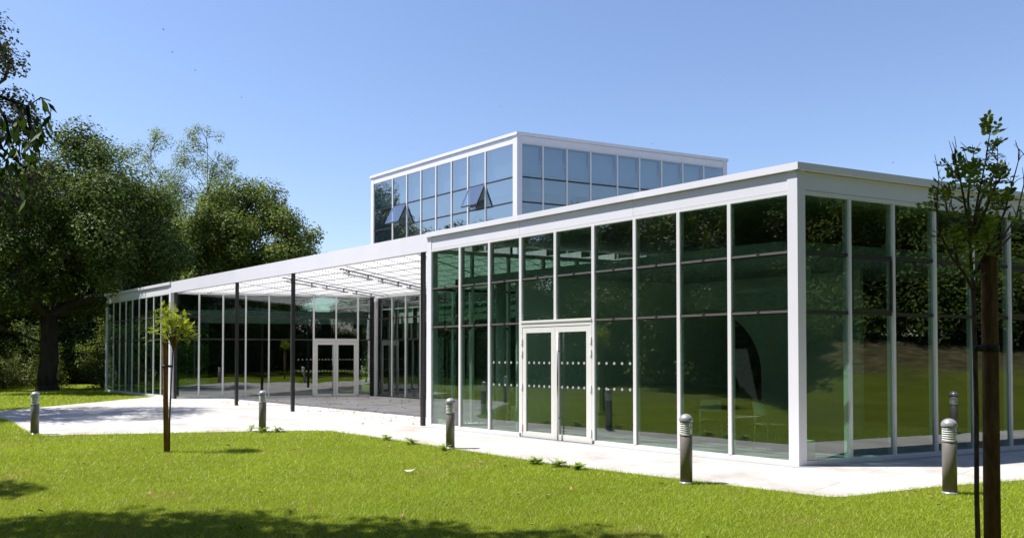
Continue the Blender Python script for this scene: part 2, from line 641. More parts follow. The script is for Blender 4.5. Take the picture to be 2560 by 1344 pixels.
def ground():
    g = np.concatenate([[-900, -400, -200, -120], np.arange(-80, 81, 2.0), [120, 200, 400, 900]])
    X, Y = np.meshgrid(g, g)
    Z = bank_z(X, Y)
    V = np.stack([X.ravel(), Y.ravel(), Z.ravel()], 1)
    n = len(g)
    i = np.arange(n * n).reshape(n, n)
    F = np.stack([i[:-1, :-1].ravel(), i[:-1, 1:].ravel(), i[1:, 1:].ravel(), i[1:, :-1].ravel()], 1)
    o = polymesh('lawn', V, F, 'lawn_ground')
    tag(o, kind='structure')


ground()
PATH = [(-21.76, -6.06), (-20.9, -9.2), (-19.2, -9.3), (-18.70, -6.60), (-17.2, -6.62), (-15.4, -6.80), (-13.32, -6.95), (-12.9, -6.75), (-10.62, -3.36), (-9.95, -2.5), (-9.51, -2.16),
        (-7.53, -2.17), (-5.40, -2.25), (-2.79, -2.36), (-1.29, -2.26), (1.22, -2.05), (1.36, -1.90), (1.96, -0.36), (2.62, 0.97), (6.4, 10.1), (12.0, 24.0),
        (9.2, 24.0), (0.0, 0.5), (-8.0, 9.0), (-22.0, 9.0), (-26.44, -0.13)]
PATH[-1] = (-26.55, -0.02)


def flat(name, pts, z0, z1, mat):
    mb = MB()
    mb.prism(pts, z0, z1)
    o = mb.build(name, mat)
    tag(o, kind='structure')
    return o


flat('path', PATH, -0.05, 0.006, 'pale_paving')
A_ = lambda x, t: (x, -t)
flat('gravel_strip', [(-8.9, -0.14), (-0.02, -0.14), (0.125, -0.05), (3.4, 7.9), (3.3, 7.95), (-0.02, -0.02), (-8.9, -0.02)], -0.02, 0.010, 'gravel_strip')

# ------------------------------------------------------------------ the building
bld = empty('glass_building', (-12.0, 6.0, 0), 'white framed glass building with a long open canopy and a raised upper storey', 'building')
BO_ = np.array([-12.0, 6.0, 0.0])


def part(mb, name, mats, parent=None):
    """part of the building, coordinates are given in world space"""
    p = bld if parent is None else parent
    o = mb.build(name, mats, p)
    o.location = tuple(-BO_) if parent is None else (0, 0, 0)
    return o


H, COPE, FASB, HEAD, GT = 4.56, 4.45, 4.16, 4.10, 4.09
T1, T2 = 3.23, 2.33
A = Wall((0, 0), (-1, 0), (0, -1))
B = Wall((0, 0), BW, BO)
WW = Wall((-24.70, 0.05), WD, WO)
E1 = np.array([-24.70, 0.05]) + WD * 7.70
BK = Wall(E1, (1, 0), (0, -1))
IN = Wall((-8.90, 0.0), BW, -BO)
LW = Wall((-32.96, 0.0), WD, -WO)


def window(w, s0, s1, z0, z1, tr=(T1, T2), gl='glass_outer', dots=False, bars='silver', vent=None, mw=0.03, blind=None):
    mb, low = MB(), MB()
    a, b = s0 + mw, s1 - mw
    lv = [z0] + sorted(tr) + [z1]
    for i in range(len(lv) - 1):
        q0 = lv[i] + (0.022 if i else 0)
        q1 = lv[i + 1] - (0.022 if i < len(lv) - 2 else 0)
        if vent is not None and i == vent:
            continue
        w.pane(low if vent is not None and i < vent else mb, a, b, q0, q1, 0, 1)
    if dots:
        k = max(3, int(round((b - a) / 0.165)))
        for zz in (1.52, 1.05):
            for j in range(k):
                w.disc(mb, a + (b - a) * (j + 0.5) / k, zz, 0.026, 2)
    o = part(mb, 'window', [gl, 'glass_inner', 'signal_dot'])
    if low.v:
        part(low, 'lower_pane', [gl, 'glass_inner'], o)
    for zt in tr:
        m2 = MB()
        w.box(m2, a + 0.002, b - 0.002, -0.11, -0.026, zt - 0.030, zt + 0.022, 0)
        if bars == 'silver':
            w.box(m2, a + 0.002, b - 0.002, -0.025, -0.006, zt - 0.014, zt - 0.001, 1)
            w.box(m2, a + 0.002, b - 0.002, -0.025, -0.010, zt + 0.006, zt + 0.016, 1)
            c = (a + b) / 2
            w.box(m2, c - 0.018, c + 0.018, -0.0255, 0.006, zt - 0.024, zt + 0.030, 0)
        part(m2, 'glazing_bar', ['dark_bar', 'silver_bar'], o)
    if blind:
        m3 = MB()
        w.box(m3, a + 0.07, b - 0.05, -0.235, -0.225, blind, z1 - 0.03, 0)
        w.box(m3, a + 0.07, b - 0.05, -0.245, -0.215, blind - 0.035, blind - 0.002, 0)
        part(m3, 'roller_blind', ['blind_fabric'], o)
    return o


def mullion(w, s, z0, z1, wd=0.055, t0=-0.13, t1=0.0, mat='frame_white', name='mullion'):
    mb = MB()
    w.box(mb, s - wd / 2, s + wd / 2, t0, t1, z0, z1)
    return part(mb, name, [mat])


def sill_head(w, s0, s1, z0=0.0, sillz=0.08, head=(HEAD, FASB), t=-0.12):
    mb = MB()
    w.box(mb, s0, s1, t, -0.004, z0, sillz, 0)
    o = part(mb, 'sill', ['frame_white'])
    mb = MB()
    w.box(mb, s0, s1, t, -0.004, head[0], head[1] - 0.003, 0)
    part(mb, 'head_rail', ['frame_white'])


def fascia(w, s0, s1, joints, z0=FASB, z1=COPE):
    ss = [s0] + list(joints) + [s1]
    for a, b in zip(ss[:-1], ss[1:]):
        mb = MB()
        w.box(mb, a + 0.003, b - 0.003, -0.10, -0.010, z0 + 0.003, z1 - 0.012)
        part(mb, 'fascia_panel', ['white_aluminium'])
    mb = MB()
    w.box(mb, s0, s1, -0.11, -0.045, z0, z1, 0)
    part(mb, 'fascia_backing', ['panel_joint'])


def coping(w, s0, s1, joints, z0=COPE, z1=H, proud=0.045, e0=0.0, e1=0.0):
    ss = [s0 - e0] + list(joints) + [s1 + e1]
    for a, b in zip(ss[:-1], ss[1:]):
        mb = MB()
        w.box(mb, a + 0.0015, b - 0.0015, -0.30, proud, z0, z1)
        part(mb, 'coping', ['white_aluminium'])


def column(w, s0, s1, z0=0.0, z1=COPE, t0=-0.2, t1=0.0, mat='white_aluminium', name='column'):
    mb = MB()
    w.box(mb, s0, s1, t0, t1, z0, z1)
    return part(mb, name, [mat])


def corner_column(w1, w2, a, b, z0, z1, depth=0.16):
    """folded corner post: leg a on wall 1, leg b on wall 2, both starting at the same corner"""
    p = [w1.pt(0, 0)[:2], w1.pt(a, 0)[:2], w1.pt(a, -depth)[:2], w2.pt(b, -depth)[:2], w2.pt(b, 0)[:2]]
    ar = sum(p[i][0] * p[(i + 1) % 5][1] - p[(i + 1) % 5][0] * p[i][1] for i in range(5))
    mb = MB()
    mb.prism(p if ar > 0 else p[::-1], z0, z1)
    return part(mb, 'column', ['white_aluminium'])


def double_door(w, s0, s1, hinge_side_dots=True, gl='glass_outer'):
    """leafs meet in the middle between s0 and s1"""
    z1 = 2.33
    mid = (s0 + s1) / 2
    d = MB()
    w.box(d, s0 + 0.028, s1 - 0.028, -0.10, 0.004, 2.245, z1, 0)
    w.box(d, s0 + 0.028, s1 - 0.028, -0.10, 0.020, z1, z1 + 0.045, 0)
    w.box(d, s0 + 0.028, s0 + 0.062, -0.10, 0.004, 0.0, 2.243, 0)
    w.box(d, s1 - 0.062, s1 - 0.028, -0.10, 0.004, 0.0, 2.243, 0)
    fr = part(d, 'double_door', ['door_white'])
    for a, b, hs in ((s0 + 0.066, mid - 0.003, s0 + 0.05), (mid + 0.003, s1 - 0.066, s1 - 0.05)):
        lf = MB()
        fw = 0.095
        w.box(lf, a, a + fw, -0.075, -0.002, 0.016, 2.238, 0)
        w.box(lf, b - fw, b, -0.075, -0.002, 0.016, 2.238, 0)
        w.box(lf, a + fw, b - fw, -0.075, -0.003, 0.016, 0.125, 0)
        w.box(lf, a + fw, b - fw, -0.075, -0.003, 2.125, 2.238, 0)
        w.pane(lf, a + fw, b - fw, 0.125, 2.125, 1, 2, -0.030, 0.02)
        k = 5
        for zz in (1.52, 1.05):
            for j in range(k):
                w.disc(lf, a + fw + (b - a - 2 * fw) * (j + 0.5) / k, zz, 0.026, 3, -0.028, -0.024)
        part(lf, 'door_leaf', ['door_white', gl, 'glass_inner', 'signal_dot'], fr)
        for zz in (0.22, 1.05, 1.72, 1.96):
            hg = MB()
            w.box(hg, hs - 0.016, hs + 0.016, -0.002, 0.022, zz - 0.06, zz + 0.06)
            part(hg, 'hinge', ['louvre_metal'], fr)
    # long bar handle on the leaf nearer s0
    hx = mid - 0.125
    hb = MB()
    c = [w.pt(hx, 0.06, z) for z in (0.03, 2.12)]
    hb.tube(c, [0.017, 0.017], 10)
    for zz in (0.45, 1.75):
        hb.tube([w.pt(hx, 0.06, zz), w.pt(hx, -0.003, zz)], [0.011, 0.011], 8)
    part(hb, 'door_handle', ['steel'], fr)
    return fr


# --- near unit, sunlit side
SA = [0.155, 1.12, 2.06, 2.96, 3.90, 4.85, 5.80, 6.74, 7.70, 8.71]
for s in SA[1:-1]:
    mullion(A, s, (2.376 if s == 4.85 else 0.08), HEAD, 0.06 if s not in (3.90, 5.80) else 0.066)
for i in range(9):
    s0, s1 = SA[i], SA[i + 1]
    if i in (4, 5):
        o = window(A, s0, s1, 2.376, GT, (T1,))
    else:
        window(A, s0, s1, 0.08, GT, dots=i in (3, 6), mw=0.03 if 0 < i < 8 else 0.015)
    if i in (3, 4):
        pass
double_door(A, 3.90, 5.80)
sill_head(A, 0.155, 3.872)
mb = MB(); A.box(mb, 5.828, 8.71, -0.12, -0.004, 0.0, 0.08); part(mb, 'sill', ['frame_white'])
mb = MB(); A.box(mb, 3.872, 8.71, -0.12, -0.004, HEAD, FASB - 0.003); part(mb, 'head_rail', ['frame_white'])
mb = MB(); A.box(mb, 3.93, 5.77, -0.09, 0.045, -0.01, 0.014); part(mb, 'door_threshold', ['dark_bar'])
fascia(A, 0.155, 8.71, (2.99, 5.83))
coping(A, 0, 8.88, (2.96, 5.80), e0=0.030)
column(A, 8.71, 8.88)
# --- near unit, shaded side
SB = [0.155, 1.07, 2.02, 2.98, 3.92, 4.87, 5.82, 6.77, 7.72, 8.62]
for s in SB[1:-1]:
    mullion(B, s, 0.08, HEAD, 0.048)
for i in range(9):
    o = window(B, SB[i], SB[i + 1], 0.08, GT, bars='dark', mw=0.03 if 0 < i < 8 else 0.015)
    if i in (1, 5):
        v = MB()
        a, b = SB[i] + 0.035, SB[i + 1] - 0.035
        z0, z1 = T2 + 0.024, T1 - 0.032
        for q in ((a, b, z0, z0 + 0.04), (a, b, z1 - 0.04, z1), (a, a + 0.035, z0 + 0.04, z1 - 0.04), (b - 0.035, b, z0 + 0.04, z1 - 0.04)):
            B.box(v, q[0], q[1], -0.034, -0.008, q[2], q[3])
        part(v, 'vent_frame', ['dark_bar'], o)
sill_head(B, 0.155, 8.62)
fascia(B, 0.155, 8.62, (2.98, 5.82))
coping(B, 0, 8.80, (2.98, 5.82), e0=0.030)
column(B, 8.62, 8.80)
corner_column(A, B, 0.155, 0.155, 0.0, COPE)
# --- far unit (left wing)
SL = [25.06, 25.95, 26.78, 27.64, 28.51, 29.36, 30.19, 31.03, 31.90, 32.80]
for s in SL[1:-1]:
    mullion(A, s, 0.10, HEAD, 0.045, t0=-0.062, t1=-0.012)
for i in range(9):
    window(A, SL[i], SL[i + 1], 0.10, GT, mw=0.03 if 0 < i < 8 else 0.015)
sill_head(A, 25.06, 32.80, 0.0, 0.10)
fascia(A, 25.06, 32.80, (27.64, 30.19))
coping(A, 24.89, 32.96, (27.64, 30.19), e1=0.03)
column(A, 24.89, 25.06)
column(A, 32.80, 32.96)
for i in range(8):
    window(LW, 0.1 + i * 0.95, 0.1 + (i + 1) * 0.95, 0.10, GT)
    mullion(LW, 0.1 + i * 0.95, 0.10, HEAD, 0.06)
fascia(LW, 0.02, 7.75, (2.9, 5.8))
coping(LW, 0.0, 7.75, (2.9, 5.8))
# --- canopy court: angled wall of the far unit
SW = [0.10, 0.926, 1.810, 2.663, 3.543, 4.414, 5.281, 6.170, 7.048, 7.62]
for s in SW[1:-1]:
    mullion(WW, s, (2.376 if s == 6.170 else 0.06), HEAD, 0.06 if s not in (5.281, 7.048) else 0.075)
for i in range(9):
    if i in (6, 7):
        window(WW, SW[i], SW[i + 1], 2.376, GT, (T1 - 0.02,), gl='glass_wavy', bars='dark')
    else:
        window(WW, SW[i], SW[i + 1], 0.06, GT, (T1 - 0.02, T2), gl='glass_wavy', bars='dark', dots=i in (5, 8))
double_door(WW, 5.281, 7.048, gl='glass_wavy')
mb = MB(); WW.box(mb, 0.1, 5.245, -0.12, -0.004, 0.0, 0.06); part(mb, 'sill', ['frame_white'])
mb = MB(); WW.box(mb, 7.085, 7.62, -0.12, -0.004, 0.0, 0.06); part(mb, 'sill', ['frame_white'])
mb = MB(); WW.box(mb, 0.1, 7.62, -0.12, 0.02, HEAD - 0.01, 4.17); part(mb, 'head_rail', ['frame_white'])
# --- canopy court: back wall
SK = [0.20, 1.237, 2.144] + [2.144 + 0.95 * k for k in range(1, 13)]
for s in SK[1:]:
    mullion(BK, s, 0.04, HEAD, 0.05)
for i in range(len(SK) - 1):
    window(BK, SK[i], SK[i + 1], 0.04, GT - 0.05, (T1 - 0.03, T2), bars='dark')
mb = MB(); BK.box(mb, 0.2, 14.4, -0.12, 0.0, 0.0, 0.04); part(mb, 'sill', ['dark_bar'])
mb = MB(); BK.box(mb, 0.08, 14.4, -0.12, 0.03, GT - 0.05, 4.17); part(mb, 'head_rail', ['frame_white'])
mb = MB(); BK.box(mb, 0.03, 0.15, -0.10, 0.03, 0.0, 4.03); part(mb, 'column', ['frame_white'])
# --- near unit: inner glass wall towards the court
SI = [0.18] + [0.18 + 0.95 * k for k in range(1, 8)]
for s in SI[1:]:
    mullion(IN, s, 0.06, HEAD, 0.06)
for i in range(len(SI) - 1):
    window(IN, SI[i], SI[i + 1], 0.06, GT, bars='dark')
mb = MB(); IN.box(mb, 0.15, 7.1, -0.12, 0.02, HEAD - 0.01, 4.17); part(mb, 'head_rail', ['frame_white'])


# --- floors, ceilings, roofs (plan polygons counter-clockwise)
def slab(name, pts, z0, z1, mat):
    mb = MB()
    ar = sum(pts[i][0] * pts[(i + 1) % len(pts)][1] - pts[(i + 1) % len(pts)][0] * pts[i][1] for i in range(len(pts)))
    mb.prism(pts if ar > 0 else pts[::-1], z0, z1)
    return part(mb, name, [mat])


def off(w, s, t):
    q = w.pt(s, t)
    return (q[0], q[1])


near_poly = [off(A, 0.2, -0.16), off(A, 8.74, -0.16), off(IN, 8.6, -0.16), off(B, 8.6, -0.16)]
far_poly = [off(A, 25.0, -0.16), off(WW, 7.62, -0.16), off(LW, 7.62, -0.16), off(A, 32.85, -0.16)]
for nm, pl in (('floor', near_poly), ('floor', far_poly)):
    slab(nm, pl, -0.04, 0.035, 'interior_floor')
slab('floor', [(-21.2, 6.9), (-6.4, 6.9), (-4.9, 13.5), (-21.2, 13.5)], -0.04, 0.034, 'interior_floor')
slab('roof', [off(A, -0.02, -0.28), off(A, 8.86, -0.28), off(IN, 8.8, -0.28), off(B, 8.78, -0.28)], 4.36, 4.47, 'roof_grey')
slab('roof', [off(A, 24.92, -0.28), off(WW, 7.7, -0.28), off(LW, 7.7, -0.1), off(A, 32.93, -0.28)], 4.36, 4.47, 'roof_grey')
slab('roof', [(-25.2, 6.95), (-5.75, 6.95), (-1.6, 17.0), (-24.0, 17.0)], 4.355, 4.465, 'roof_grey')
slab('ceiling', [off(A, 0.2, -0.32), off(A, 8.6, -0.32), off(IN, 8.3, -0.32), off(B, 8.3, -0.32)], 4.32, 4.345, 'interior_white')  # white slab added under the roof to bounce light into the void
# lowered ceiling with a pale edge, set back from the glass
slab('ceiling', [off(A, 0.55, -0.75), off(A, 8.5, -0.75), off(IN, 8.4, -0.5), off(B, 8.4, -0.75)], 3.45, 3.52, 'ceiling_grey')
mb = MB(); A.box(mb, 0.55, 8.5, -0.745, -0.70, 3.30, 3.52); part(mb, 'ceiling_edge', ['ceiling_grey'])
mb = MB(); B.box(mb, 0.75, 8.5, -0.745, -0.70, 3.30, 3.52); part(mb, 'ceiling_edge', ['ceiling_grey'])
slab('ceiling', [off(A, 25.6, -0.9), off(WW, 7.4, -0.9), off(LW, 7.4, -0.5), off(A, 32.5, -0.9)], 3.45, 3.52, 'ceiling_grey')
mb = MB(); WW.box(mb, 0.8, 7.4, -0.90, -0.85, 3.0, 3.52); part(mb, 'ceiling_edge', ['ceiling_grey'])
slab('ceiling', [(-20.9, 7.2), (-6.6, 7.2), (-5.0, 13.3), (-20.9, 13.3)], 3.6, 3.66, 'ceiling_grey')
mb = MB(); BK.box(mb, 0.5, 14, -0.66, -0.61, 3.0, 3.66); part(mb, 'ceiling_edge', ['ceiling_grey'])
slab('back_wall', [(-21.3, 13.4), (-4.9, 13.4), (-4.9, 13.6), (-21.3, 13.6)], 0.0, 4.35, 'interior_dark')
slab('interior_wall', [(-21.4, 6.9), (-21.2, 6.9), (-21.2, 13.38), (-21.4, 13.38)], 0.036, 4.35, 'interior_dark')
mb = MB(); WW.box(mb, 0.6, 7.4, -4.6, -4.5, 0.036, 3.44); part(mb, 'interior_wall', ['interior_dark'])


def arch_wall():
    """pale inner wall with a round-headed opening"""
    w = Wall((-0.55, 5.0), (-1, 0), (0, -1))
    mb = MB()
    c, r, zs, top, L = 4.0, 1.55, 1.25, 3.44, 5.6
    for t0, t1 in ((-0.2, 0.0),):
        w.box(mb, 0.3, c - r, t0, t1, 0.036, top)
        w.box(mb, c + r, L, t0, t1, 0.036, top)
        k = 24
        for i in range(k):
            a0, a1 = math.pi * i / k, math.pi * (i + 1) / k
            x0, x1 = c + r * math.cos(a0), c + r * math.cos(a1)
            z0, z1 = zs + r * math.sin(a0), zs + r * math.sin(a1)
            vs = []
            for t in (t0, t1):
                vs += [w.pt(x0, t, z0), w.pt(x1, t, z1), w.pt(x1, t, top), w.pt(x0, t, top)]
            mb.add(vs, [(0, 1, 2, 3), (7, 6, 5, 4), (0, 4, 5, 1), (1, 5, 6, 2), (2, 6, 7, 3), (3, 7, 4, 0)])
    part(mb, 'arched_wall', ['interior_white'])


arch_wall()
for x, y in ((-8.0, 1.6), (-7.4, 3.2), (-6.8, 4.8)):
    mb = MB(); mb.lathe([(0.13, 0.036), (0.13, 3.44)], (x, y), 20); part(mb, 'interior_column', ['interior_white'])
for k in range(7):
    p = IN.pt(0.6 + k * 0.8, -0.5)
    mb = MB(); mb.prism([(p[0] - .025, p[1] - .025), (p[0] + .025, p[1] - .025), (p[0] + .025, p[1] + .025), (p[0] - .025, p[1] + .025)], 0.036, 3.44)
    part(mb, 'blind_post', ['interior_dark'])
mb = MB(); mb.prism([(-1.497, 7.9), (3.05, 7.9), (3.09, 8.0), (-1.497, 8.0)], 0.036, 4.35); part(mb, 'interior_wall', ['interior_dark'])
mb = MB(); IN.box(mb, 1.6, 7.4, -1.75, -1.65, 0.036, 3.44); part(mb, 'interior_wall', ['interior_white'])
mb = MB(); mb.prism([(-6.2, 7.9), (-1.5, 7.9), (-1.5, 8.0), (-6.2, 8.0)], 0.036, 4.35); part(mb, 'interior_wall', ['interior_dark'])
mb = MB(); mb.prism([(-2.9, 3.4), (-1.7, 3.4), (-1.7, 4.2), (-2.9, 4.2)], 2.98, 3.02); part(mb, 'ceiling_panel', ['interior_white'])

# --- canopy
CA = A
mb = MB(); CA.box(mb, 8.884, 24.886, -0.09, 0.0, 4.12, H - 0.012); 
cf = None
ss = [8.884, 9.9, 13.0, 16.1, 19.2, 22.3, 24.886]
for a, b in zip(ss[:-1], ss[1:]):
    mb = MB()
    CA.box(mb, a + 0.0012, b - 0.0012, -0.16, -0.002, 4.13, H - 0.006)
    part(mb, 'canopy_beam', ['white_aluminium'])


def canopy_roof():
    """translucent sheets between cross joists, with rows of small fixings"""
    y0, y1 = 0.17, E1[1] - 0.02
    zc = 4.165
    xl = lambda y: -24.70 + (y - 0.05) / WD[1] * WD[0] + 0.03
    xr = lambda y: -8.90 + y / BW[1] * BW[0] - 0.03
    ny = 7
    ys = [y0 + (y1 - y0) * i / ny for i in range(ny + 1)]
    for i in range(ny):
        a, b = ys[i] + 0.012, ys[i + 1] - 0.012
        mb = MB()
        mb.prism([(xl(a), a), (xr(a), a), (xr(b), b), (xl(b), b)], zc, zc + 0.012, 0)
        # fixings in slanting rows
        n = 24
        for k in range(-8, n + 6):
            j = 0
            yy = a + 0.05
            while yy < b - 0.04:
                xx = -24.0 + k * 0.66 - 0.56 * (yy - y0)
                if xl(yy) + 0.1 < xx < xr(yy) - 0.1:
                    mb.prism([(xx - .015, yy - .010), (xx + .015, yy - .010), (xx + .015, yy + .010), (xx - .015, yy + .010)], zc - 0.022, zc - 0.002, 1)
                yy += 0.15
        part(mb, 'canopy_panel', ['canopy_sheet', 'clip_grey'])
    for i in range(1, ny):
        y = ys[i]
        mb = MB()
        mb.prism([(xl(y), y - 0.010), (xr(y), y - 0.010), (xr(y), y + 0.010), (xl(y), y + 0.010)], zc - 0.010, zc + 0.20)
        part(mb, 'canopy_joist', ['joist_grey'])
    for x0 in (-9.8, -13.1, -16.4, -19.7):
        mb = MB()
        xa, xb = x0, x0 - 0.56 * (y1 - 0.3)
        mb.prism([(xa - .03, 0.3), (xa + .03, 0.3), (xb + .03, y1), (xb - .03, y1)], zc + 0.21, zc + 0.33)
        part(mb, 'canopy_rafter', ['joist_grey'])
    # corrugated cable trays along the lamp lines
    for x0 in (-13.1, -16.4):
        mb = MB()
        yy = 0.3
        while yy < y1 - 0.1:
            xx = x0 - 0.56 * (yy - 0.3)
            mb.prism([(xx - .05, yy - .02), (xx + .05, yy - .02), (xx + .05, yy + .02), (xx - .05, yy + .02)], zc - 0.075, zc - 0.052)
            yy += 0.085
        part(mb, 'cable_tray', ['clip_grey'])


canopy_roof()
for (x, y) in ((-9.07, 0.05), (-15.33, 0.06), (-19.13, 0.06), (-24.52, 0.06)):
    mb = MB()
    mb.prism([(x - .045, y - .045), (x + .045, y - .045), (x + .045, y + .045), (x - .045, y + .045)], 0.0, 4.128)
    part(mb, 'canopy_post', ['black_steel'])
q = WW.pt(7.62, 0.05)
mb = MB(); mb.prism([(q[0] - .06, q[1] - .06), (q[0] + .06, q[1] - .06), (q[0] + .06, q[1] + .06), (q[0] - .06, q[1] + .06)], 0.0, 4.09)
part(mb, 'canopy_post', ['black_steel'])
for s in (1.0, 2.2):
    q = BK.pt(s, -0.45)
    mb = MB(); mb.prism([(q[0] - .06, q[1] - .06), (q[0] + .06, q[1] - .06), (q[0] + .06, q[1] + .06), (q[0] - .06, q[1] + .06)], 0.036, 3.58)
    part(mb, 'interior_post', ['black_steel'])
q = BK.pt(0.32, 0.12)
mb = MB()
BK.box(mb, 0.24, 0.33, 0.02, 0.16, 3.96, 4.05, 0)
BK.box(mb, 0.27, 0.40, 0.10, 0.19, 3.90, 3.97, 0)
part(mb, 'security_camera', ['white_aluminium'])

# --- upper storey
TC = np.array([-13.324, 7.6])
TF = Wall(TC, (-1, 0), (0, -1))
TR = Wall(TC, BW, BO)
TL = Wall(TC + np.array([-9.07, 0]), BW, -BO)
ZB, ZT, ZC, ZF, ZG = 4.465, 9.63, 9.52, 9.29, 9.24
TT1, TT2 = 8.05, 7.16
xf = [-13.54, -14.988, -15.964, -16.923, -17.874, -18.838, -19.792, -20.791, -22.19]
SF = [-13.324 - x for x in xf]
SR = [0.20, 1.025, 1.995, 2.978, 4.124, 5.107, 6.108, 7.094, 8.098, 9.05]
for w, S in ((TF, SF), (TR, SR)):
    for s in S[1:-1]:
        mullion(w, s, ZB, ZG + 0.01, 0.055)
for i in range(8):
    op = i in (1, 6)
    s0, s1 = SF[i], SF[i + 1]
    o = window(TF, s0, s1, ZB + 0.06, ZG, (TT1, TT2, 5.6), gl='glass_blue', bars='dark', vent=2 if op else None, mw=0.028, blind=8.22)
    if op:
        ang = R(27)
        a, b = s0 + 0.035, s1 - 0.035
        hz, hl = TT1 - 0.035, 0.86
        co, si = math.cos(ang), math.sin(ang)

        def vp(s, along, t):
            # t: thickness outward from the leaf
            return TF.pt(s, 0.0 + along * si + t * co, hz - along * co + t * si)

        def vbox(mb, q0, q1, l0, l1, t0, t1, mat):
            vs = [vp(q0, l0, t0), vp(q1, l0, t0), vp(q1, l1, t0), vp(q0, l1, t0), vp(q0, l0, t1), vp(q1, l0, t1), vp(q1, l1, t1), vp(q0, l1, t1)]
            mb.add(vs, [(0, 3, 2, 1), (4, 5, 6, 7), (0, 1, 5, 4), (1, 2, 6, 5), (2, 3, 7, 6), (3, 0, 4, 7)], mat)
        v = MB()
        f = 0.035
        vbox(v, a, a + f, 0, hl, -0.05, 0.0, 0)
        vbox(v, b - f, b, 0, hl, -0.05, 0.0, 0)
        vbox(v, a + f, b - f, 0, f, -0.05, 0.0, 0)
        vbox(v, a + f, b - f, hl - f, hl, -0.05, 0.0, 0)
        g4 = [vp(a, 0.0, 0.012), vp(b, 0.0, 0.012), vp(b, hl, 0.012), vp(a, hl, 0.012)]
        v.add(g4, [(0, 1, 2, 3)], 1)
        g5 = [vp(a, 0.0, 0.002), vp(b, 0.0, 0.002), vp(b, hl, 0.002), vp(a, hl, 0.002)]
        v.add(g5, [(3, 2, 1, 0)], 2)
        ov = part(v, 'open_vent', ['dark_bar', 'glass_vent', 'glass_inner'], o)
        st = MB()
        st.tube([vp((a + b) / 2 + 0.2, hl * 0.9, -0.03), TF.pt((a + b) / 2 + 0.2, -0.05, TT2 + 0.08)], [0.014, 0.014], 6)
        TF.box(st, (a + b) / 2 + 0.05, (a + b) / 2 + 0.35, -0.10, -0.03, TT2 + 0.03, TT2 + 0.12)
        part(st, 'vent_stay', ['steel'], o)
for i in range(9):
    window(TR, SR[i], SR[i + 1], ZB + 0.06, ZG, (TT1, TT2, 5.6), gl='glass_clear_blue', bars='dark', mw=0.028, blind=8.24)
for w, s0, s1, jj in ((TF, 0.216, 8.866, (3.6, 5.51)), (TR, 0.20, 9.05, (2.98, 6.11))):
    mb = MB(); w.box(mb, s0, s1, -0.12, -0.004, ZB, ZB + 0.06); part(mb, 'sill', ['frame_white'])
    mb = MB(); w.box(mb, s0, s1, -0.12, -0.004, ZG, ZF - 0.003); part(mb, 'head_rail', ['frame_white'])
    fascia(w, s0, s1, jj, ZF, ZC)
coping(TF, 0, 9.09, (3.6, 5.51), ZC, ZT, 0.035, e0=0.025, e1=0.03)
coping(TR, 0, 9.26, (2.98, 6.11), ZC, ZT, 0.035, e0=0.025, e1=0.03)
column(TF, 8.866, 9.07, ZB, ZC)
column(TR, 9.05, 9.25, ZB, ZC)
corner_column(TF, TR, 0.216, 0.20, ZB, ZC)
mb = MB(); TL.box(mb, 0.22, 9.25, -0.15, 0.0, ZB, ZC); part(mb, 'side_wall', ['white_aluminium'])
bk = Wall(TC + BW * 9.25, (-1, 0), (0, 1))
mb = MB(); bk.box(mb, 0.2, 9.07, -0.2, -0.03, ZB, ZC); part(mb, 'rear_wall', ['white_aluminium'])
slab('roof', [off(TF, -0.02, -0.28), off(TF, 9.05, -0.28), off(TL, 9.2, -0.05), off(TR, 9.2, -0.28)], 9.42, 9.535, 'roof_grey')
slab('ceiling', [off(TF, 0.5, -0.5), off(TF, 8.7, -0.5), off(TL, 8.9, -0.4), off(TR, 8.9, -0.5)], 8.80, 8.86, 'interior_white')
mb = MB(); TF.box(mb, 0.6, 8.6, -0.9, -0.85, 7.75, 8.8); part(mb, 'ceiling_edge', ['interior_white'])
mb = MB(); TR.box(mb, 0.9, 8.6, -0.9, -0.85, 7.75, 8.8); part(mb, 'ceiling_edge', ['interior_white'])
mb = MB(); TF.box(mb, 1.2, 8.2, -4.6, -4.5, 4.5, 8.79); part(mb, 'interior_wall', ['interior_white'])


# ------------------------------------------------------------------ lamps under the canopy
def tube_light(p0, p1, label):
    c = ((p0[0] + p1[0]) / 2, (p0[1] + p1[1]) / 2, 4.0)
    t = empty('tube_light', c, label, 'light', 'tube lights under the canopy')
    d = np.array([p1[0] - p0[0], p1[1] - p0[1], 0])
    mb = MB(); mb.tube([-d / 2, d / 2], [0.028, 0.028], 10)
    mb.build('lamp_tube', 'tube_plastic', t)
    for q in (-0.34, 0.34):
        e = d * q
        mb = MB(); mb.prism([(e[0] - .02, e[1] - .02), (e[0] + .02, e[1] - .02), (e[0] + .02, e[1] + .02), (e[0] - .02, e[1] + .02)], -0.045, 0.11)
        mb.build('bracket', 'clip_grey', t)


for i, (x0, lab) in enumerate(((-13.1, 'in the row nearer the near wing'), (-16.4, 'in the row nearer the far wing'))):
    for j, (ya, yb, w) in enumerate(((0.45, 2.0, 'front'), (2.35, 3.9, 'middle'), (4.25, 5.8, 'rear'))):
        f = lambda y: (x0 - 0.56 * (y - 0.3), y)
        tube_light(f(ya), f(yb), 'white tube light under the canopy, %s one %s' % (w, lab))

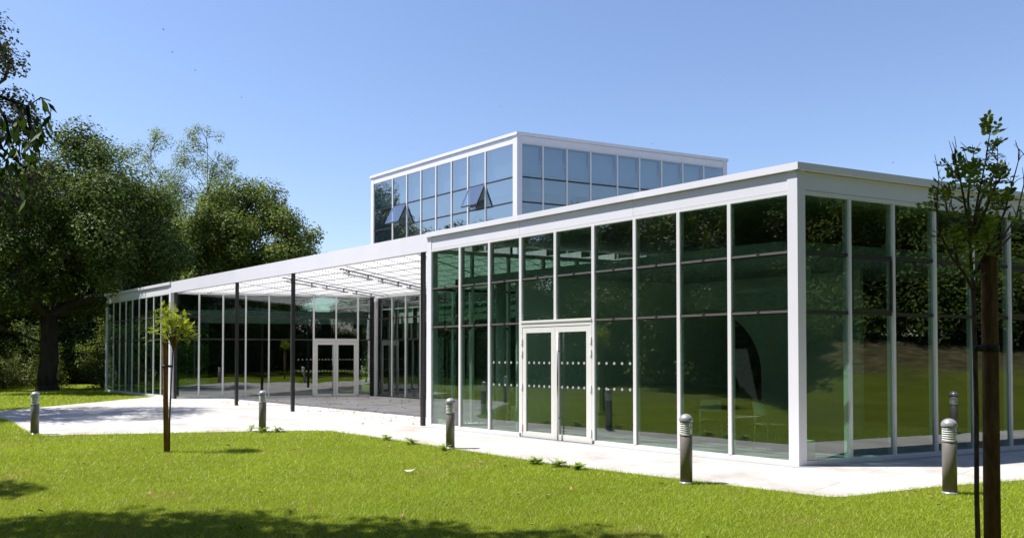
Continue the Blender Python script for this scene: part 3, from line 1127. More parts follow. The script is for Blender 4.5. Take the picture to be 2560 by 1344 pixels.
# ------------------------------------------------------------------ bollards
def make_bollard():
    t = empty('bollard')
    mb = MB()
    mb.lathe([(0.078, 0.03), (0.079, 0.62), (0.074, 0.625)], seg=28)
    mb.build('shaft', 'bollard_grey', t)
    mb = MB()
    mb.lathe([(0.092, 0.0), (0.092, 0.022), (0.082, 0.03), (0.079, 0.032)], seg=28)
    mb.build('base_plate', 'bollard_cap', t)
    mb = MB()
    mb.lathe([(0.082, 0.622), (0.084, 0.632), (0.082, 0.642)], seg=28)
    mb.build('collar', 'clip_grey', t)
    mb = MB()
    prof = [(0.055, 0.632)]
    z = 0.655
    while z < 0.80:
        mb.lathe([(0.052, z + 0.002), (0.078, z - 0.010), (0.079, z - 0.004), (0.054, z + 0.010), (0.052, z + 0.002)], seg=28)
        z += 0.0265
    for a in (0.4, 2.5, 4.6):
        x, y = 0.070 * math.cos(a), 0.070 * math.sin(a)
        mb.tube([(x, y, 0.635), (x, y, 0.815)], [0.006, 0.006], 6)
    mb.build('louvre', 'louvre_metal', t)
    mb = MB()
    mb.lathe([(0.0810, 0.636), (0.0810, 0.812)], seg=28)
    mb.build('lens', 'lamp_glass', t)
    mb = MB()
    mb.lathe([(0.045, 0.64), (0.045, 0.80)], seg=14)
    mb.build('lamp_core', 'tube_plastic', t)
    mb = MB()
    pr = [(0.074, 0.812), (0.088, 0.810), (0.089, 0.822)]
    for k in range(1, 9):
        a = math.pi / 2 * k / 8
        pr.append((0.089 * math.cos(a) + 1e-5, 0.824 + 0.082 * math.sin(a)))
    mb.lathe(pr, seg=28)
    mb.build('cap', 'bollard_cap', t)
    return t


boll = make_bollard()
BG = 'louvred bollard lights along the path'
for i, (x, y, z, lab) in enumerate((
        (-13.36, -6.93, 0.0, 'grey bollard light on the far left tip of the lawn by the paving'),
        (-10.52, -3.26, 0.0, 'grey bollard light with weeds at its foot in front of the canopy'),
        (-5.34, -2.27, 0.0, 'grey bollard light in front of the glass left of the white door'),
        (-0.44, -2.43, 0.0, 'grey bollard light on the lawn edge in front of the nearest sunlit windows'),
        (2.18, -0.82, 0.0, 'large near bollard light beside the staked dark tree on the right'),
        (4.17, 4.96, 0.0, 'bollard light by the side path, seen only mirrored in the shaded glass'))):
    o = boll if i == 0 else copy_tree(boll)
    o.location = (x, y, z)
    o.rotation_euler = (0, 0, i * 1.7 + 0.4)
    tag(o, lab, 'bollard light', BG)

# ------------------------------------------------------------------ trees
def leaf_quads(C, Nn, L, W, rng):
    """diamond leaves centred at C, normal Nn"""
    n = len(C)
    Nn = Nn / (np.linalg.norm(Nn, axis=1, keepdims=True) + 1e-9)
    a = rng.normal(size=(n, 3))
    a -= (a * Nn).sum(1, keepdims=True) * Nn
    a /= np.linalg.norm(a, axis=1, keepdims=True) + 1e-9
    b = np.cross(Nn, a)
    L = L * rng.uniform(0.65, 1.3, (n, 1))
    W = W * rng.uniform(0.7, 1.25, (n, 1))
    V = np.stack([C - a * L / 2, C + b * W / 2 + a * L * 0.05 - Nn * W * 0.12, C + a * L / 2, C - b * W / 2 + a * L * 0.05 - Nn * W * 0.12], 1).reshape(-1, 3)
    F = np.arange(4 * n).reshape(n, 4)
    return V, F


def clump_leaves(c, r, n, rng, flat=0.7, up=0.55):
    d = rng.normal(size=(n, 3))
    d /= np.linalg.norm(d, axis=1, keepdims=True)
    rad = r * rng.uniform(0.0, 1.0, (n, 1)) ** 0.33
    # ragged outline
    ph = rng.uniform(0, 6.28, 3)
    k = 1 + 0.16 * np.sin(3 * d[:, :1] * 3 + ph[0]) + 0.13 * np.sin(4 * d[:, 1:2] * 3 + ph[1])
    P = d * rad * k
    P[:, 2] *= flat
    nr = d * 0.75 + np.array([0, 0, up]) + rng.normal(size=(n, 3)) * 0.38
    return P + c, nr


def sample_clumps(center, radii, n, rng, inner=0.35, bottom=-0.75, mind=0.16):
    out = []
    tries = 0
    while len(out) < n and tries < 30000:
        tries += 1
        d = rng.normal(size=3)
        d /= np.linalg.norm(d)
        u = rng.uniform(inner ** 3, 1) ** (1 / 3)
        p = d * u
        if p[2] < bottom:
            continue
        if all(np.linalg.norm(p - q) > mind for q in out):
            out.append(p)
    return [np.array(center) + p * np.array(radii) for p in out]


def skeleton(base, fork_z, clumps, base_r, rng, lean=(0, 0), taper=0.16):
    """trunk and limbs reaching every clump; returns tubes"""
    nodes = [np.array([0, 0, 0.0])]
    par = [-1]
    k = 5
    for i in range(1, k + 1):
        f = i / k
        nodes.append(np.array([lean[0] * f + rng.normal() * 0.04 * base_r * 4, lean[1] * f + rng.normal() * 0.04 * base_r * 4, fork_z * f]))
        par.append(len(nodes) - 2)
    order = sorted(range(len(clumps)), key=lambda i: np.linalg.norm(clumps[i] - nodes[-1]))
    for ci in order:
        c = clumps[ci]
        best, bj = 1e9, k
        for j in range(3, len(nodes)):
            q = nodes[j]
            dd = np.linalg.norm(c - q) + max(0, q[2] - c[2] + 0.6) * 1.8
            if dd < best:
                best, bj = dd, j
        q = nodes[bj]
        m = max(2, int(np.linalg.norm(c - q) / 0.9))
        pj = bj
        for i in range(1, m + 1):
            f = i / m
            p = q + (c - q) * f
            p = p + np.array([0, 0, 0.10 * np.linalg.norm(c - q) * math.sin(math.pi * f)]) + rng.normal(size=3) * 0.09 * (1 if i < m else 0.2)
            nodes.append(p)
            par.append(pj)
            pj = len(nodes) - 1
    cnt = [0.0] * len(nodes)
    kids = [[] for _ in nodes]
    for i, p in enumerate(par):
        if p >= 0:
            kids[p].append(i)
    for i in range(len(nodes) - 1, -1, -1):
        cnt[i] = 1 if not kids[i] else sum(cnt[j] for j in kids[i])
    tot = cnt[0]
    rad = [max(0.016, base_r * (c / tot) ** 0.5) for c in cnt]
    mb = MB()
    mb.tube([nodes[0] - np.array([0, 0, 0.15]), nodes[0] + np.array([0, 0, 0.02]), nodes[0] + np.array([0, 0, 0.35])], [base_r * 1.6, base_r * 1.45, base_r * 1.08], 10, cap=False)
    mb.tube(nodes[:k + 1], [base_r * (1.12 - taper * i / k) for i in range(k + 1)], 10, cap=True)
    for i, p in enumerate(par):
        if p >= 0 and i > k:
            r0 = min(rad[p], rad[i] * 1.3)
            a, b = nodes[p], nodes[i]
            e = (b - a) / (np.linalg.norm(b - a) + 1e-9)
            mb.tube([a - e * r0 * 0.35, b + e * rad[i] * 0.35], [r0, rad[i]], 8 if rad[i] > 0.12 else 5, cap=False)
    return mb


def make_tree(name, loc, clumps, radii, fork_z, base_r, leafmat_, L, W, per, rng, label, cat='tree', group=None, bark_='bark_oak', flat=0.7, lean=(0, 0), extra_leaves=None, extra_tubes=None, taper=0.16):
    """clumps are relative to loc"""
    t = empty(name, tuple(loc), label, cat, group)
    sk = skeleton(loc, fork_z, clumps, base_r, rng, lean, taper)
    if extra_tubes:
        for pts, rd in extra_tubes:
            sk.tube(pts, rd, 6)
    sk.build('trunk', bark_, t)
    P, Q = [], []
    for c, r in zip(clumps, radii):
        n = int(per * r * r)
        a, b = clump_leaves(c, r, n, rng, flat)
        P.append(a)
        Q.append(b)
    V, F = leaf_quads(np.concatenate(P), np.concatenate(Q), L, W, rng)
    if extra_leaves is not None:
        V2, F2 = extra_leaves
        F = np.concatenate([F, F2 + len(V)])
        V = np.concatenate([V, V2])
    polymesh('crown', V, F, leafmat_, t)
    return t


def oak(name, l, d, rx, rz, cz, n, cr, seed, label, mat='leaf_oak', base_r=0.4, fork=2.6, L=0.19, W=0.13, per=520, cl=0.0, cdp=0.0, group=None, inner=0.4, bottom=-0.8, flat=0.72, extra=(), bark_='bark_oak', mind=0.22, taper=0.16):
    rng = np.random.default_rng(seed)
    loc = CW(l, d)
    off3 = RIGHT * cl + FWD * cdp
    cs = sample_clumps((off3[0], off3[1], cz), (rx, rx, rz), n, rng, inner, bottom, mind)
    for e in extra:
        q = RIGHT * e[0] + FWD * e[1]
        cs.append(np.array([q[0], q[1], e[2]]))
    rr = [cr * rng.uniform(0.65, 1.25) for _ in cs]
    return make_tree(name, loc, cs, rr, fork, base_r, mat, L, W, per, rng, label, group=group, flat=flat, bark_=bark_, taper=taper)


t_oak = oak('oak_tree', -22.4, 35.0, 4.9, 4.5, 7.5, 92, 1.12, 3, 'big dark oak with thick trunk and low limb left of the building', base_r=0.37, fork=3.6, L=0.145, W=0.10, per=1050, mind=0.17, flat=0.9, cl=1.2, extra=((3.4, -0.5, 4.2), (4.4, 0.2, 4.9), (-3.0, -1, 3.0), (-4.2, 0, 3.4)))
t_oak2 = oak('oak_tree', -16.6, 45.5, 4.6, 4.5, 7.9, 88, 1.12, 8, 'rounded mid green tree rising right behind the left wing roof', mat='leaf_oak_light', base_r=0.36, fork=3.4, L=0.16, W=0.11, per=900, inner=0.3, mind=0.17, flat=0.92)
oak('poplar_tree', -23.2, 55, 2.5, 5.8, 13.8, 72, 0.62, 12, 'tall sparse pale tree, right one of the pair against the sky', 'leaf_poplar', 0.11, 17.5, 0.12, 0.09, 470, taper=0.98, mind=0.14, inner=0.1, bottom=-1, flat=1.15, cl=-0.3)
oak('poplar_tree', -28.0, 56, 2.9, 5.8, 13.5, 72, 0.62, 13, 'tall sparse pale tree, left one of the pair against the sky', 'leaf_poplar', 0.11, 17.0, 0.12, 0.09, 470, taper=0.98, mind=0.14, inner=0.1, bottom=-1, flat=1.15)
t_tall = oak('tall_tree', -17.25, 21.0, 3.2, 4.8, 8.7, 58, 0.8, 21, 'tall brownish dark tree at the left edge of the picture', 'leaf_dark', 0.28, 2.5, 0.13, 0.08, 620, cl=0.0, inner=0.4)

# wood behind and around: copies of a few full trees
GW = 'trees of the dark wood behind the far wing'
LWD = 'dark leafy tree in the dense wood behind the oak and far wing'
base_wood = oak('woodland_tree', -30.0, 47.0, 4.6, 5.2, 6.2, 44, 1.3, 31, LWD, 'leaf_oak', 0.3, 2.2, 0.175, 0.12, 600, group=GW, bottom=-1.0, inner=0.3)
base_wood2 = oak('woodland_tree', -24.5, 50.0, 4.2, 4.6, 5.6, 40, 1.3, 32, LWD, 'leaf_dark', 0.28, 2.0, 0.175, 0.12, 600, group=GW, bottom=-1.0, inner=0.3)
rr = random.Random(5)
wood = [(-40, 55), (-47, 58), (-36, 53), (-31, 60), (-24, 62), (-18, 58), (-44, 62), (-37, 66), (-50, 66), (-13, 60), (-8, 64)]
for i, (l, d) in enumerate(wood):
    o = copy_tree(base_wood if i % 2 else base_wood2)
    p = CW(l, d)
    o.location = tuple(p)
    s = rr.uniform(0.85, 1.1)
    if l > -20:
        s = 0.62
    o.scale = (s, s, s)
    o.rotation_euler = (0, 0, rr.uniform(0, 6.28))
GM = 'trees across the lawn seen mirrored in the glass'
LM = 'leafy tree across the lawn, seen mirrored in the sunlit glass'
mir = [(-46, -8, 1.0), (-50, -13, 1.0), (-38, -16, 1.0), (-30, -21, 1.05), (-23, -26, 1.1), (-16, -28, 1.1), (-27, -23.5, 1.2), (-58, -26, 1.25), (-51, -32, 1.15), (-9, -30, 1.15), (-2, -31, 1.15), (6, -29, 1.15), (-52, -20, 0.95), (-48, -24.5, 1.5), (-28, -35, 0.95), (-56, -5, 0.95), (14, -24, 1.1), (20, -16, 1.1), (-20, -40, 1.1), (-8, -42, 1.3)]
for i, (x, y, s) in enumerate(mir):
    o = copy_tree((base_wood, base_wood2, t_oak2)[i % 3])
    o.location = (x, y, 0)
    o.scale = (s, s, s)
    o.rotation_euler = (0, 0, rr.uniform(0, 6.28))
    o.name = 'woodland_tree'
    tag(o, LM, 'tree', GM)
for i, (l, d, s) in enumerate(((-15, -7, 1.3), (-6, -13, 1.3), (3, -13, 1.35), (12, -10, 1.4), (17, -3, 1.4), (-17, 4, 1.0))):  # unseen trees added to cut skylight on the near lawn and shaded fascia
    o = copy_tree((t_oak2, base_wood)[i % 2])
    o.location = tuple(CW(l, d))
    o.scale = (s, s, s)
    o.rotation_euler = (0, 0, rr.uniform(0, 6.28))
    o.name = 'woodland_tree'
    tag(o, 'leafy tree added behind the viewpoint to cut skylight, out of the picture', 'tree', 'trees added behind the viewpoint')
for i, (x, y) in enumerate(((36, 52), (28, 56), (20, 60), (12, 58), (4, 62), (-5, 60), (-14, 64), (44, 44), (46, 32), (46, 20), (44, 8), (40, -4))):
    o = copy_tree((t_oak2, base_wood)[i % 2])
    o.location = (x, y, float(bank_z(np.array(x), np.array(y))) - 0.1)
    s = rr.uniform(0.85, 1.05) if x > 25 else 0.8
    o.scale = (s, s, s)
    o.rotation_euler = (0, 0, rr.uniform(0, 6.28))
    o.name = 'woodland_tree'
    tag(o, 'leafy tree far behind the building, hidden from the photograph', 'tree', 'trees far behind the building')
GB = 'trees on the bank seen mirrored in the shaded glass'
LB = 'leafy tree on the earth bank, seen mirrored in the shaded glass'
for i, (x, y) in enumerate(((27, 5), (26, 13), (25, 20), (27, 27), (24, 34), (32, 9), (33, 18), (33, 26), (32, 36), (26, -2), (28, 44))):
    o = copy_tree((base_wood, t_oak2)[i % 2])
    o.location = (x, y, float(bank_z(x, y)) - 0.1)
    s = rr.uniform(1.7, 1.9) if y < 3 else rr.uniform(0.8, 1.0)  # tree at the south end enlarged to block sky from the shaded fascia
    o.scale = (s, s, s)
    o.rotation_euler = (0, 0, rr.uniform(0, 6.28))
    o.name = 'woodland_tree'
    tag(o, LB, 'tree', GB)


# shrubs in front of the wood
def shrub(l, d, r, h, seed, label, mat='leaf_shrub', per=620):
    rng = np.random.default_rng(seed)
    cs = sample_clumps((0, 0, h * 0.5), (r, r, h * 0.5), int(12 + 10 * r), rng, 0.2, -0.9, 0.3)
    rr_ = [0.42 * rng.uniform(0.7, 1.3) for _ in cs]
    make_tree('shrub', CW(l, d), cs, rr_, 0.3, 0.05, mat, 0.11, 0.07, per, rng, label, 'shrub', 'shrubs along the edge of the wood', flat=0.9)


shrub(-25.6, 36.5, 1.1, 1.7, 41, 'pale green shrub at the left edge of the picture below the wood')
shrub(-23.9, 37.2, 1.0, 1.5, 42, 'yellowish shrub just left of the oak trunk')
shrub(-20.9, 37.0, 1.0, 1.9, 43, 'bright shrub just right of the oak trunk')
shrub(-19.2, 38.0, 0.9, 1.5, 44, 'low shrub midway between the oak trunk and the far wing')
shrub(-18.2, 40.5, 1.6, 3.2, 45, 'tall dark shrub beside the end of the far wing', 'leaf_oak')
shrub(-22.6, 41.5, 2.2, 4.2, 46, 'tall leafy thicket behind the oak trunk', 'leaf_oak_light', 520)
shrub(-27.0, 40.0, 2.2, 3.6, 47, 'dark thicket behind the pale shrubs on the left', 'leaf_oak', 520)

# dark undergrowth filling the edge of the wood, across the lawn and on the bank
rng_u = np.random.default_rng(90)
cs_u = sample_clumps((0, 0, 1.9), (3.2, 2.2, 1.9), 34, rng_u, 0.2, -1.0, 0.2)
GU = 'thickets at the foot of the woods'
LU = 'dark leafy thicket filling the foot of the wood beyond the lawn'
und = make_tree('thicket', CW(-27.5, 46.0), cs_u, [rng_u.uniform(0.8, 1.25) for _ in cs_u], 0.4, 0.08, 'leaf_oak', 0.17, 0.115, 560, rng_u, LU, 'shrub', GU, flat=0.95)
spots_u = [tuple(CW(l, d)[:2]) for l, d in ((-32, 46), (-37, 49), (-22, 45), (-31, 55), (-25, 57), (-38, 55), (-20, 52), (-18, 64), (-12, 66), (-42, 52))]
spots_u += [(-52 + 5.4 * i, -13 - 1.75 * i + 0.085 * i * i) for i in range(15)] + [(-54, -2), (-52, -8), (28, -22), (22, -20), (33, -16), (16, -27)]
spots_u += [(29, -6), (28.5, 0), (26.0, 5.5), (24.6, 9.5), (24.2, 13.5), (22.3, 16.5), (21.5, 20.5), (19.5, 24), (18.5, 28), (16.5, 31.5), (15, 36), (27, 37), (29, 44), (34, 50), (25, 52), (28, 14), (26, 20), (24, 26), (22, 32)]
for x, y in spots_u:
    o = copy_tree(und)
    o.location = (x, y, float(bank_z(np.array(x), np.array(y))) - 0.05)
    s = rr.uniform(0.85, 1.35)
    o.scale = (s * rr.uniform(0.9, 1.2), s, s * rr.uniform(0.65, 1.35))
    o.rotation_euler = (0, 0, rr.uniform(0, 6.28))

# big ash overhead: shades the near lawn, one spray of leaves hangs into view
def ash():
    rng = np.random.default_rng(77)
    l0, d0 = -7.2, 0.6
    loc = CW(l0, d0)
    cs, rr_ = [], []
    LX = [-16, -13, -10, -8.3, -7.3, -6.2, -5.5, -4.5, -3.2, -2.2, -1.2, 0, 1.0]
    DX = [6.0, 7.0, 7.6, 7.95, 7.6, 7.15, 7.3, 7.0, 6.7, 6.2, 5.7, 5.2, 4.6]

    def put(l, d, z, r):
        q = RIGHT * (l - l0) + FWD * (d - d0)
        cs.append(np.array([q[0], q[1], z]))
        rr_.append(r)
    for p in sample_clumps((0, 0, 0), (1, 1, 1), 110, rng, 0.1, -1, 0.17):
        l, d = -7.4 + p[0] * 8.2, 1.4 + p[1] * 6.8
        if d < np.interp(l, LX, DX) - 1.0:
            put(l, d, 8.4 + p[2] * 1.8, rng.uniform(0.75, 1.15))
    for l in np.arange(-14.5, 0.9, 0.8):
        put(l, np.interp(l, LX, DX) - 0.75 + rng.normal() * 0.12, 8.0 + rng.normal() * 0.3, rng.uniform(0.7, 0.95))
    for l, d in ((-11.6, 8.8), (-11.0, 9.0), (-10.6, 8.85)):
        put(l, d, 8.0, 0.6)
    # spray of leaves hanging in at the upper left
    f = 1812.27
    def px(x, y, d):
        l = (x - 1280) / f * d
        q = CW(l, d, 1.65 + (890 - y) / f * d) - loc
        return q
    D = 6.0
    tw = [[(-150, 170), (-60, 215), (10, 245), (60, 262), (95, 240), (118, 248)],
          [(10, 245), (40, 280), (62, 320), (85, 345), (112, 352)],
          [(-40, 225), (5, 290), (20, 350), (40, 400)],
          [(-90, 205), (-30, 300), (0, 370), (60, 420)],
          [(62, 262), (66, 300), (75, 345)]]
    tubes = []
    C, Nn, Ax = [], [], []
    for t in tw:
        P = [px(x, y, D + 0.15 * math.sin(i * 2.1 + len(tubes))) for i, (x, y) in enumerate(t)]
        tubes.append((P, [0.016 - 0.0022 * i for i in range(len(P))]))
    tubes.append(([np.array([0.0, 0.0, 5.2]), px(-330, 60, 5.4), px(-150, 170, D)], [0.09, 0.05, 0.018]))
    spots = [(95, 238), (112, 252), (118, 268), (122, 282), (100, 256), (84, 262), (112, 300), (70, 250), (55, 240), (50, 262), (88, 285), (30, 262), (66, 272)]
    for _ in range(75):
        spots.append((rng.uniform(-20, 112), rng.uniform(285, 400)))
    for _ in range(40):
        spots.append((rng.uniform(-20, 75), rng.uniform(380, 520)))
    Vs = []
    for (x, y) in spots:
        c = px(x, y, D + rng.uniform(-0.45, 0.45))
        ax = np.array([RIGHT[0] * rng.normal() * 0.45, RIGHT[1] * rng.normal() * 0.45, -1.0]) + rng.normal(size=3) * 0.3
        ax /= np.linalg.norm(ax)
        nr = np.array([FWD[0], FWD[1], 0.2]) + rng.normal(size=3) * 0.6
        b = np.cross(ax, nr)
        b /= np.linalg.norm(b)
        L, W = rng.uniform(0.10, 0.16), rng.uniform(0.032, 0.05)
        Vs += [c, c + ax * L * 0.4 + b * W / 2, c + ax * L, c + ax * L * 0.4 - b * W / 2]
    ex = (np.array(Vs), np.arange(len(Vs)).reshape(-1, 4))
    make_tree('ash_tree', loc, cs, rr_, 5.0, 0.27, 'leaf_ash', 0.16, 0.10, 1050, rng, 'big tree hanging a spray of dark leaves into the upper left corner', extra_leaves=ex, extra_tubes=tubes, flat=0.8)


ash()


# ------------------------------------------------------------------ young staked trees
def pinnate(p, axis, up, n, LL, lw, ll, rng, V, F):
    """one compound leaf: pairs of oval leaflets along a stalk"""
    axis = axis / np.linalg.norm(axis)
    side = np.cross(axis, up)
    side /= np.linalg.norm(side) + 1e-9
    nrm = np.cross(side, axis)
    for k in range(n):
        f = (k + 0.6) / n
        c = p + axis * LL * f - np.array([0, 0, 0.25 * LL * f * f])
        for sg in ((-1, 1) if k < n - 1 else (0,)):
            dr = side * sg + axis * (0.45 if sg else 1.0) + rng.normal(size=3) * 0.15
            dr /= np.linalg.norm(dr)
            w = np.cross(dr, nrm + rng.normal(size=3) * 0.25)
            w /= np.linalg.norm(w) + 1e-9
            o = len(V)
            for a, b in ((0, 0), (0.3, 0.46), (0.7, 0.46), (1, 0), (0.7, -0.46), (0.3, -0.46)):
                V.append(c + dr * ll * a + w * lw * b)
            F.append(tuple(range(o, o + 6)))


def young(loc, stems, leaves, label, mat, trunk_r):
    """stems: list of (points, radii); leaves: list of (point, axis) relative to loc"""
    t = empty('young_tree', tuple(loc), label, 'young tree')
    rng = np.random.default_rng(int(abs(loc[0]) * 100))
    mb = MB()
    for pts, rd in stems:
        mb.tube(pts, rd, 7)
    mb.build('trunk', 'bark_young', t)
    V, F = [], []
    for p, ax in leaves:
        pinnate(p, ax, np.array([0, 0, 1.0]) + rng.normal(size=3) * 0.35, rng.integers(4, 7), rng.uniform(0.08, 0.14), 0.020, 0.034, rng, V, F)
    polymesh('crown', np.array(V), np.array(F), mat, t)
    return t


def stake(loc, h, r, tie_z, label, lean=(0, 0)):
    t = empty('tree_stake', tuple(loc), label, 'tree stake', 'timber stakes holding young trees')
    mb = MB()
    mb.tube([(0, 0, -0.1), (lean[0] * 0.5, lean[1] * 0.5, h * 0.5), (lean[0], lean[1], h - 0.012), (lean[0], lean[1], h)], [r, r * 0.99, r * 0.97, r * 0.9], 14)
    mb.build('post', 'stake_wood', t)
    f = tie_z / h
    c = (lean[0] * f, lean[1] * f)
    mb = MB()
    mb.lathe([(r * 1.01, tie_z - 0.02), (r * 1.10, tie_z - 0.02), (r * 1.10, tie_z + 0.02), (r * 1.01, tie_z + 0.02)], c, 16)
    return t, mb, c


def young_left():
    rng = np.random.default_rng(9)
    base = CW(-5.94, 12.5)
    t, tie, c = stake(base, 1.97, 0.043, 1.48, 'brown timber stake of the bright young tree on the left lawn', lean=(-0.055 * RIGHT[0], -0.055 * RIGHT[1]))
    tr = base + np.array([*(RIGHT * 0.004 + FWD * 0.085), 0])
    e = RIGHT * 0.02
    tie.tube([(c[0], c[1], 1.48), (*(RIGHT * 0.05 + FWD * 0.09), 1.48)], [0.02, 0.02], 8)
    tie.build('tie', 'rubber_tie', t)
    stems = [([(0, 0, -0.05), (0.0 * e[0], 0, 0.5), (*(RIGHT * 0.022), 1.2), (*(RIGHT * 0.055), 1.86)], [0.017, 0.015, 0.013, 0.012])]
    leaves = []
    top = np.array([*(RIGHT * 0.055), 1.84])
    cen = np.array([*(RIGHT * -0.0), 2.32])
    for i in range(38):
        d = rng.normal(size=3)
        d[2] = abs(d[2]) * 0.9 + 0.25
        d /= np.linalg.norm(d)
        end = top + np.array([0, 0, 0.14]) + d * np.array([0.36, 0.36, 0.62]) * rng.uniform(0.65, 1.0)
        mid = top * 0.5 + end * 0.5 + np.array([0, 0, 0.05]) + rng.normal(size=3) * 0.02
        stems.append(([top - np.array([0, 0, 0.1 * rng.uniform()]), mid, end], [0.008, 0.005, 0.002]))
        for k in range(8):
            f = rng.uniform(0.5, 1.05)
            p = top + (end - top) * f + rng.normal(size=3) * 0.05
            leaves.append((p, d + rng.normal(size=3) * 0.7))
    young(tr, stems, leaves, 'slim young tree with bright yellow green crown on the left lawn', 'leaf_young', 0.02)


def young_right():
    rng = np.random.default_rng(10)
    D = 4.5
    f = 1812.27

    def px(x, y, dd=0.0):
        d = D + dd
        return CW((x - 1280) / f * d, d, 1.65 + (890 - y) / f * d)
    base = CW(2.968, 4.5)
    t, tie, c = stake(base, 2.27, 0.046, 1.70, 'thick dark stake at the right edge of the lawn in shade')
    tb = CW(2.838, 4.44)
    off_ = tb - base
    tie.tube([(c[0], c[1], 1.70), (off_[0], off_[1], 1.70)], [0.02, 0.02], 8)
    tie.build('tie', 'rubber_tie', t)

    def rel(pts):
        out = []
        for x, y, *dd in pts:
            out.append(px(x, y, dd[0] if dd else 0.0) - tb)
        return out
    P = []
    stems = [([np.array([0, 0, -0.05]), np.array([0.004, 0.0, 0.4]), np.array([-0.003, 0.004, 0.8]), np.array([0.002, 0.0, 1.3]), *rel([(2436, 800), (2434, 700)])], [0.0155, 0.015, 0.014, 0.0135, 0.0135, 0.013])]
    lines = [[(2434, 710), (2428, 620), (2432, 580), (2452, 480, .05), (2470, 400, .1), (2482, 325, .1)],
             [(2430, 600), (2418, 520, -.1), (2406, 450, -.15), (2392, 395, -.2)],
             [(2432, 580), (2424, 500, .15), (2432, 420, .2), (2440, 380, .25)],
             [(2434, 600), (2470, 520, -.1), (2495, 460, -.15), (2522, 415, -.2)],
             [(2436, 690), (2462, 640, .1), (2505, 600, .15), (2545, 540, .2), (2565, 460, .25), (2578, 400, .25)],
             [(2455, 655), (2490, 590, -.1), (2515, 530, -.15), (2535, 460, -.2), (2552, 400, -.2)],
             [(2440, 680), (2500, 620, .2), (2570, 550, .3), (2600, 500, .3)],
             [(2432, 720), (2412, 682, -.05), (2380, 640, -.1), (2352, 580, -.15), (2345, 520, -.15), (2352, 440, -.15)],
             [(2400, 670), (2385, 600, .1), (2375, 540, .15), (2362, 480, .2)],
             [(2430, 610), (2400, 560, .1), (2382, 510, .1)],
             [(2440, 560), (2455, 500), (2492, 430, .1), (2500, 400, .1)]]
    tips = []
    for ln in lines:
        pts = rel(ln)
        n = len(pts)
        stems.append((pts, [0.010 * (1 - 0.75 * i / (n - 1)) for i in range(n)]))
        for i in range(2, n):
            for _ in range(3):
                q = pts[i] + rng.normal(size=3) * np.array([0.05, 0.05, 0.03]) + np.array([0, 0, 0.09])
                stems.append(([pts[i], (pts[i] + q) / 2 + rng.normal(size=3) * 0.008, q], [0.003, 0.0022, 0.0012]))
    leaves = []
    cl = [(2480, 335, 9, 16), (2505, 372, 7, 18), (2468, 375, 8, 16), (2420, 430, 26, 26), (2400, 455, 14, 22), (2445, 455, 14, 26), (2498, 432, 14, 18), (2488, 470, 10, 22), (2350, 505, 16, 18), (2372, 500, 8, 14),
          (2455, 520, 14, 28), (2500, 508, 9, 16), (2535, 500, 9, 16), (2410, 560, 16, 24), (2440, 580, 16, 26), (2475, 560, 12, 26), (2380, 585, 12, 18), (2362, 610, 6, 10), (2420, 640, 10, 18), (2405, 610, 10, 20), (2460, 610, 10, 24), (2415, 690, 4, 10), (2540, 570, 5, 16)]
    for x, y, n, s in cl:
        for _ in range(int(n * 0.72 + 0.5)):
            p = px(x + rng.normal() * s * 0.7, y + rng.normal() * s * 0.6, rng.normal() * 0.16) - tb
            ax = p - np.array([0, 0, 1.9])
            ax = ax / np.linalg.norm(ax) * 0.5 + rng.normal(size=3) * 0.5
            leaves.append((p, ax))
    young(tb, stems, leaves, 'young tree with bare twigs and thin dark crown on the right', 'leaf_shade', 0.02)


young_left()
young_right()

# ------------------------------------------------------------------ grass, litter, weeds
def in_poly(P, poly):
    x, y = P[:, 0], P[:, 1]
    ins = np.zeros(len(P), bool)
    n = len(poly)
    for i in range(n):
        x0, y0 = poly[i]
        x1, y1 = poly[(i + 1) % n]
        c = ((y0 > y) != (y1 > y)) & (x < (x1 - x0) * (y - y0) / (y1 - y0 + 1e-12) + x0)
        ins ^= c
    return ins


BUILD = [(0.0, 0.0), (3.4, 8.3), (-4, 18), (-26, 18), (-33.2, 0.0)]


def dist_path(P):
    d = np.full(len(P), 1e9)
    n = len(PATH)
    for i in range(n):
        a, b = np.array(PATH[i]), np.array(PATH[(i + 1) % n])
        ab = b - a
        t = np.clip(((P - a) @ ab) / (ab @ ab), 0, 1)
        d = np.minimum(d, np.linalg.norm(P - (a + t[:, None] * ab), axis=1))
    return d


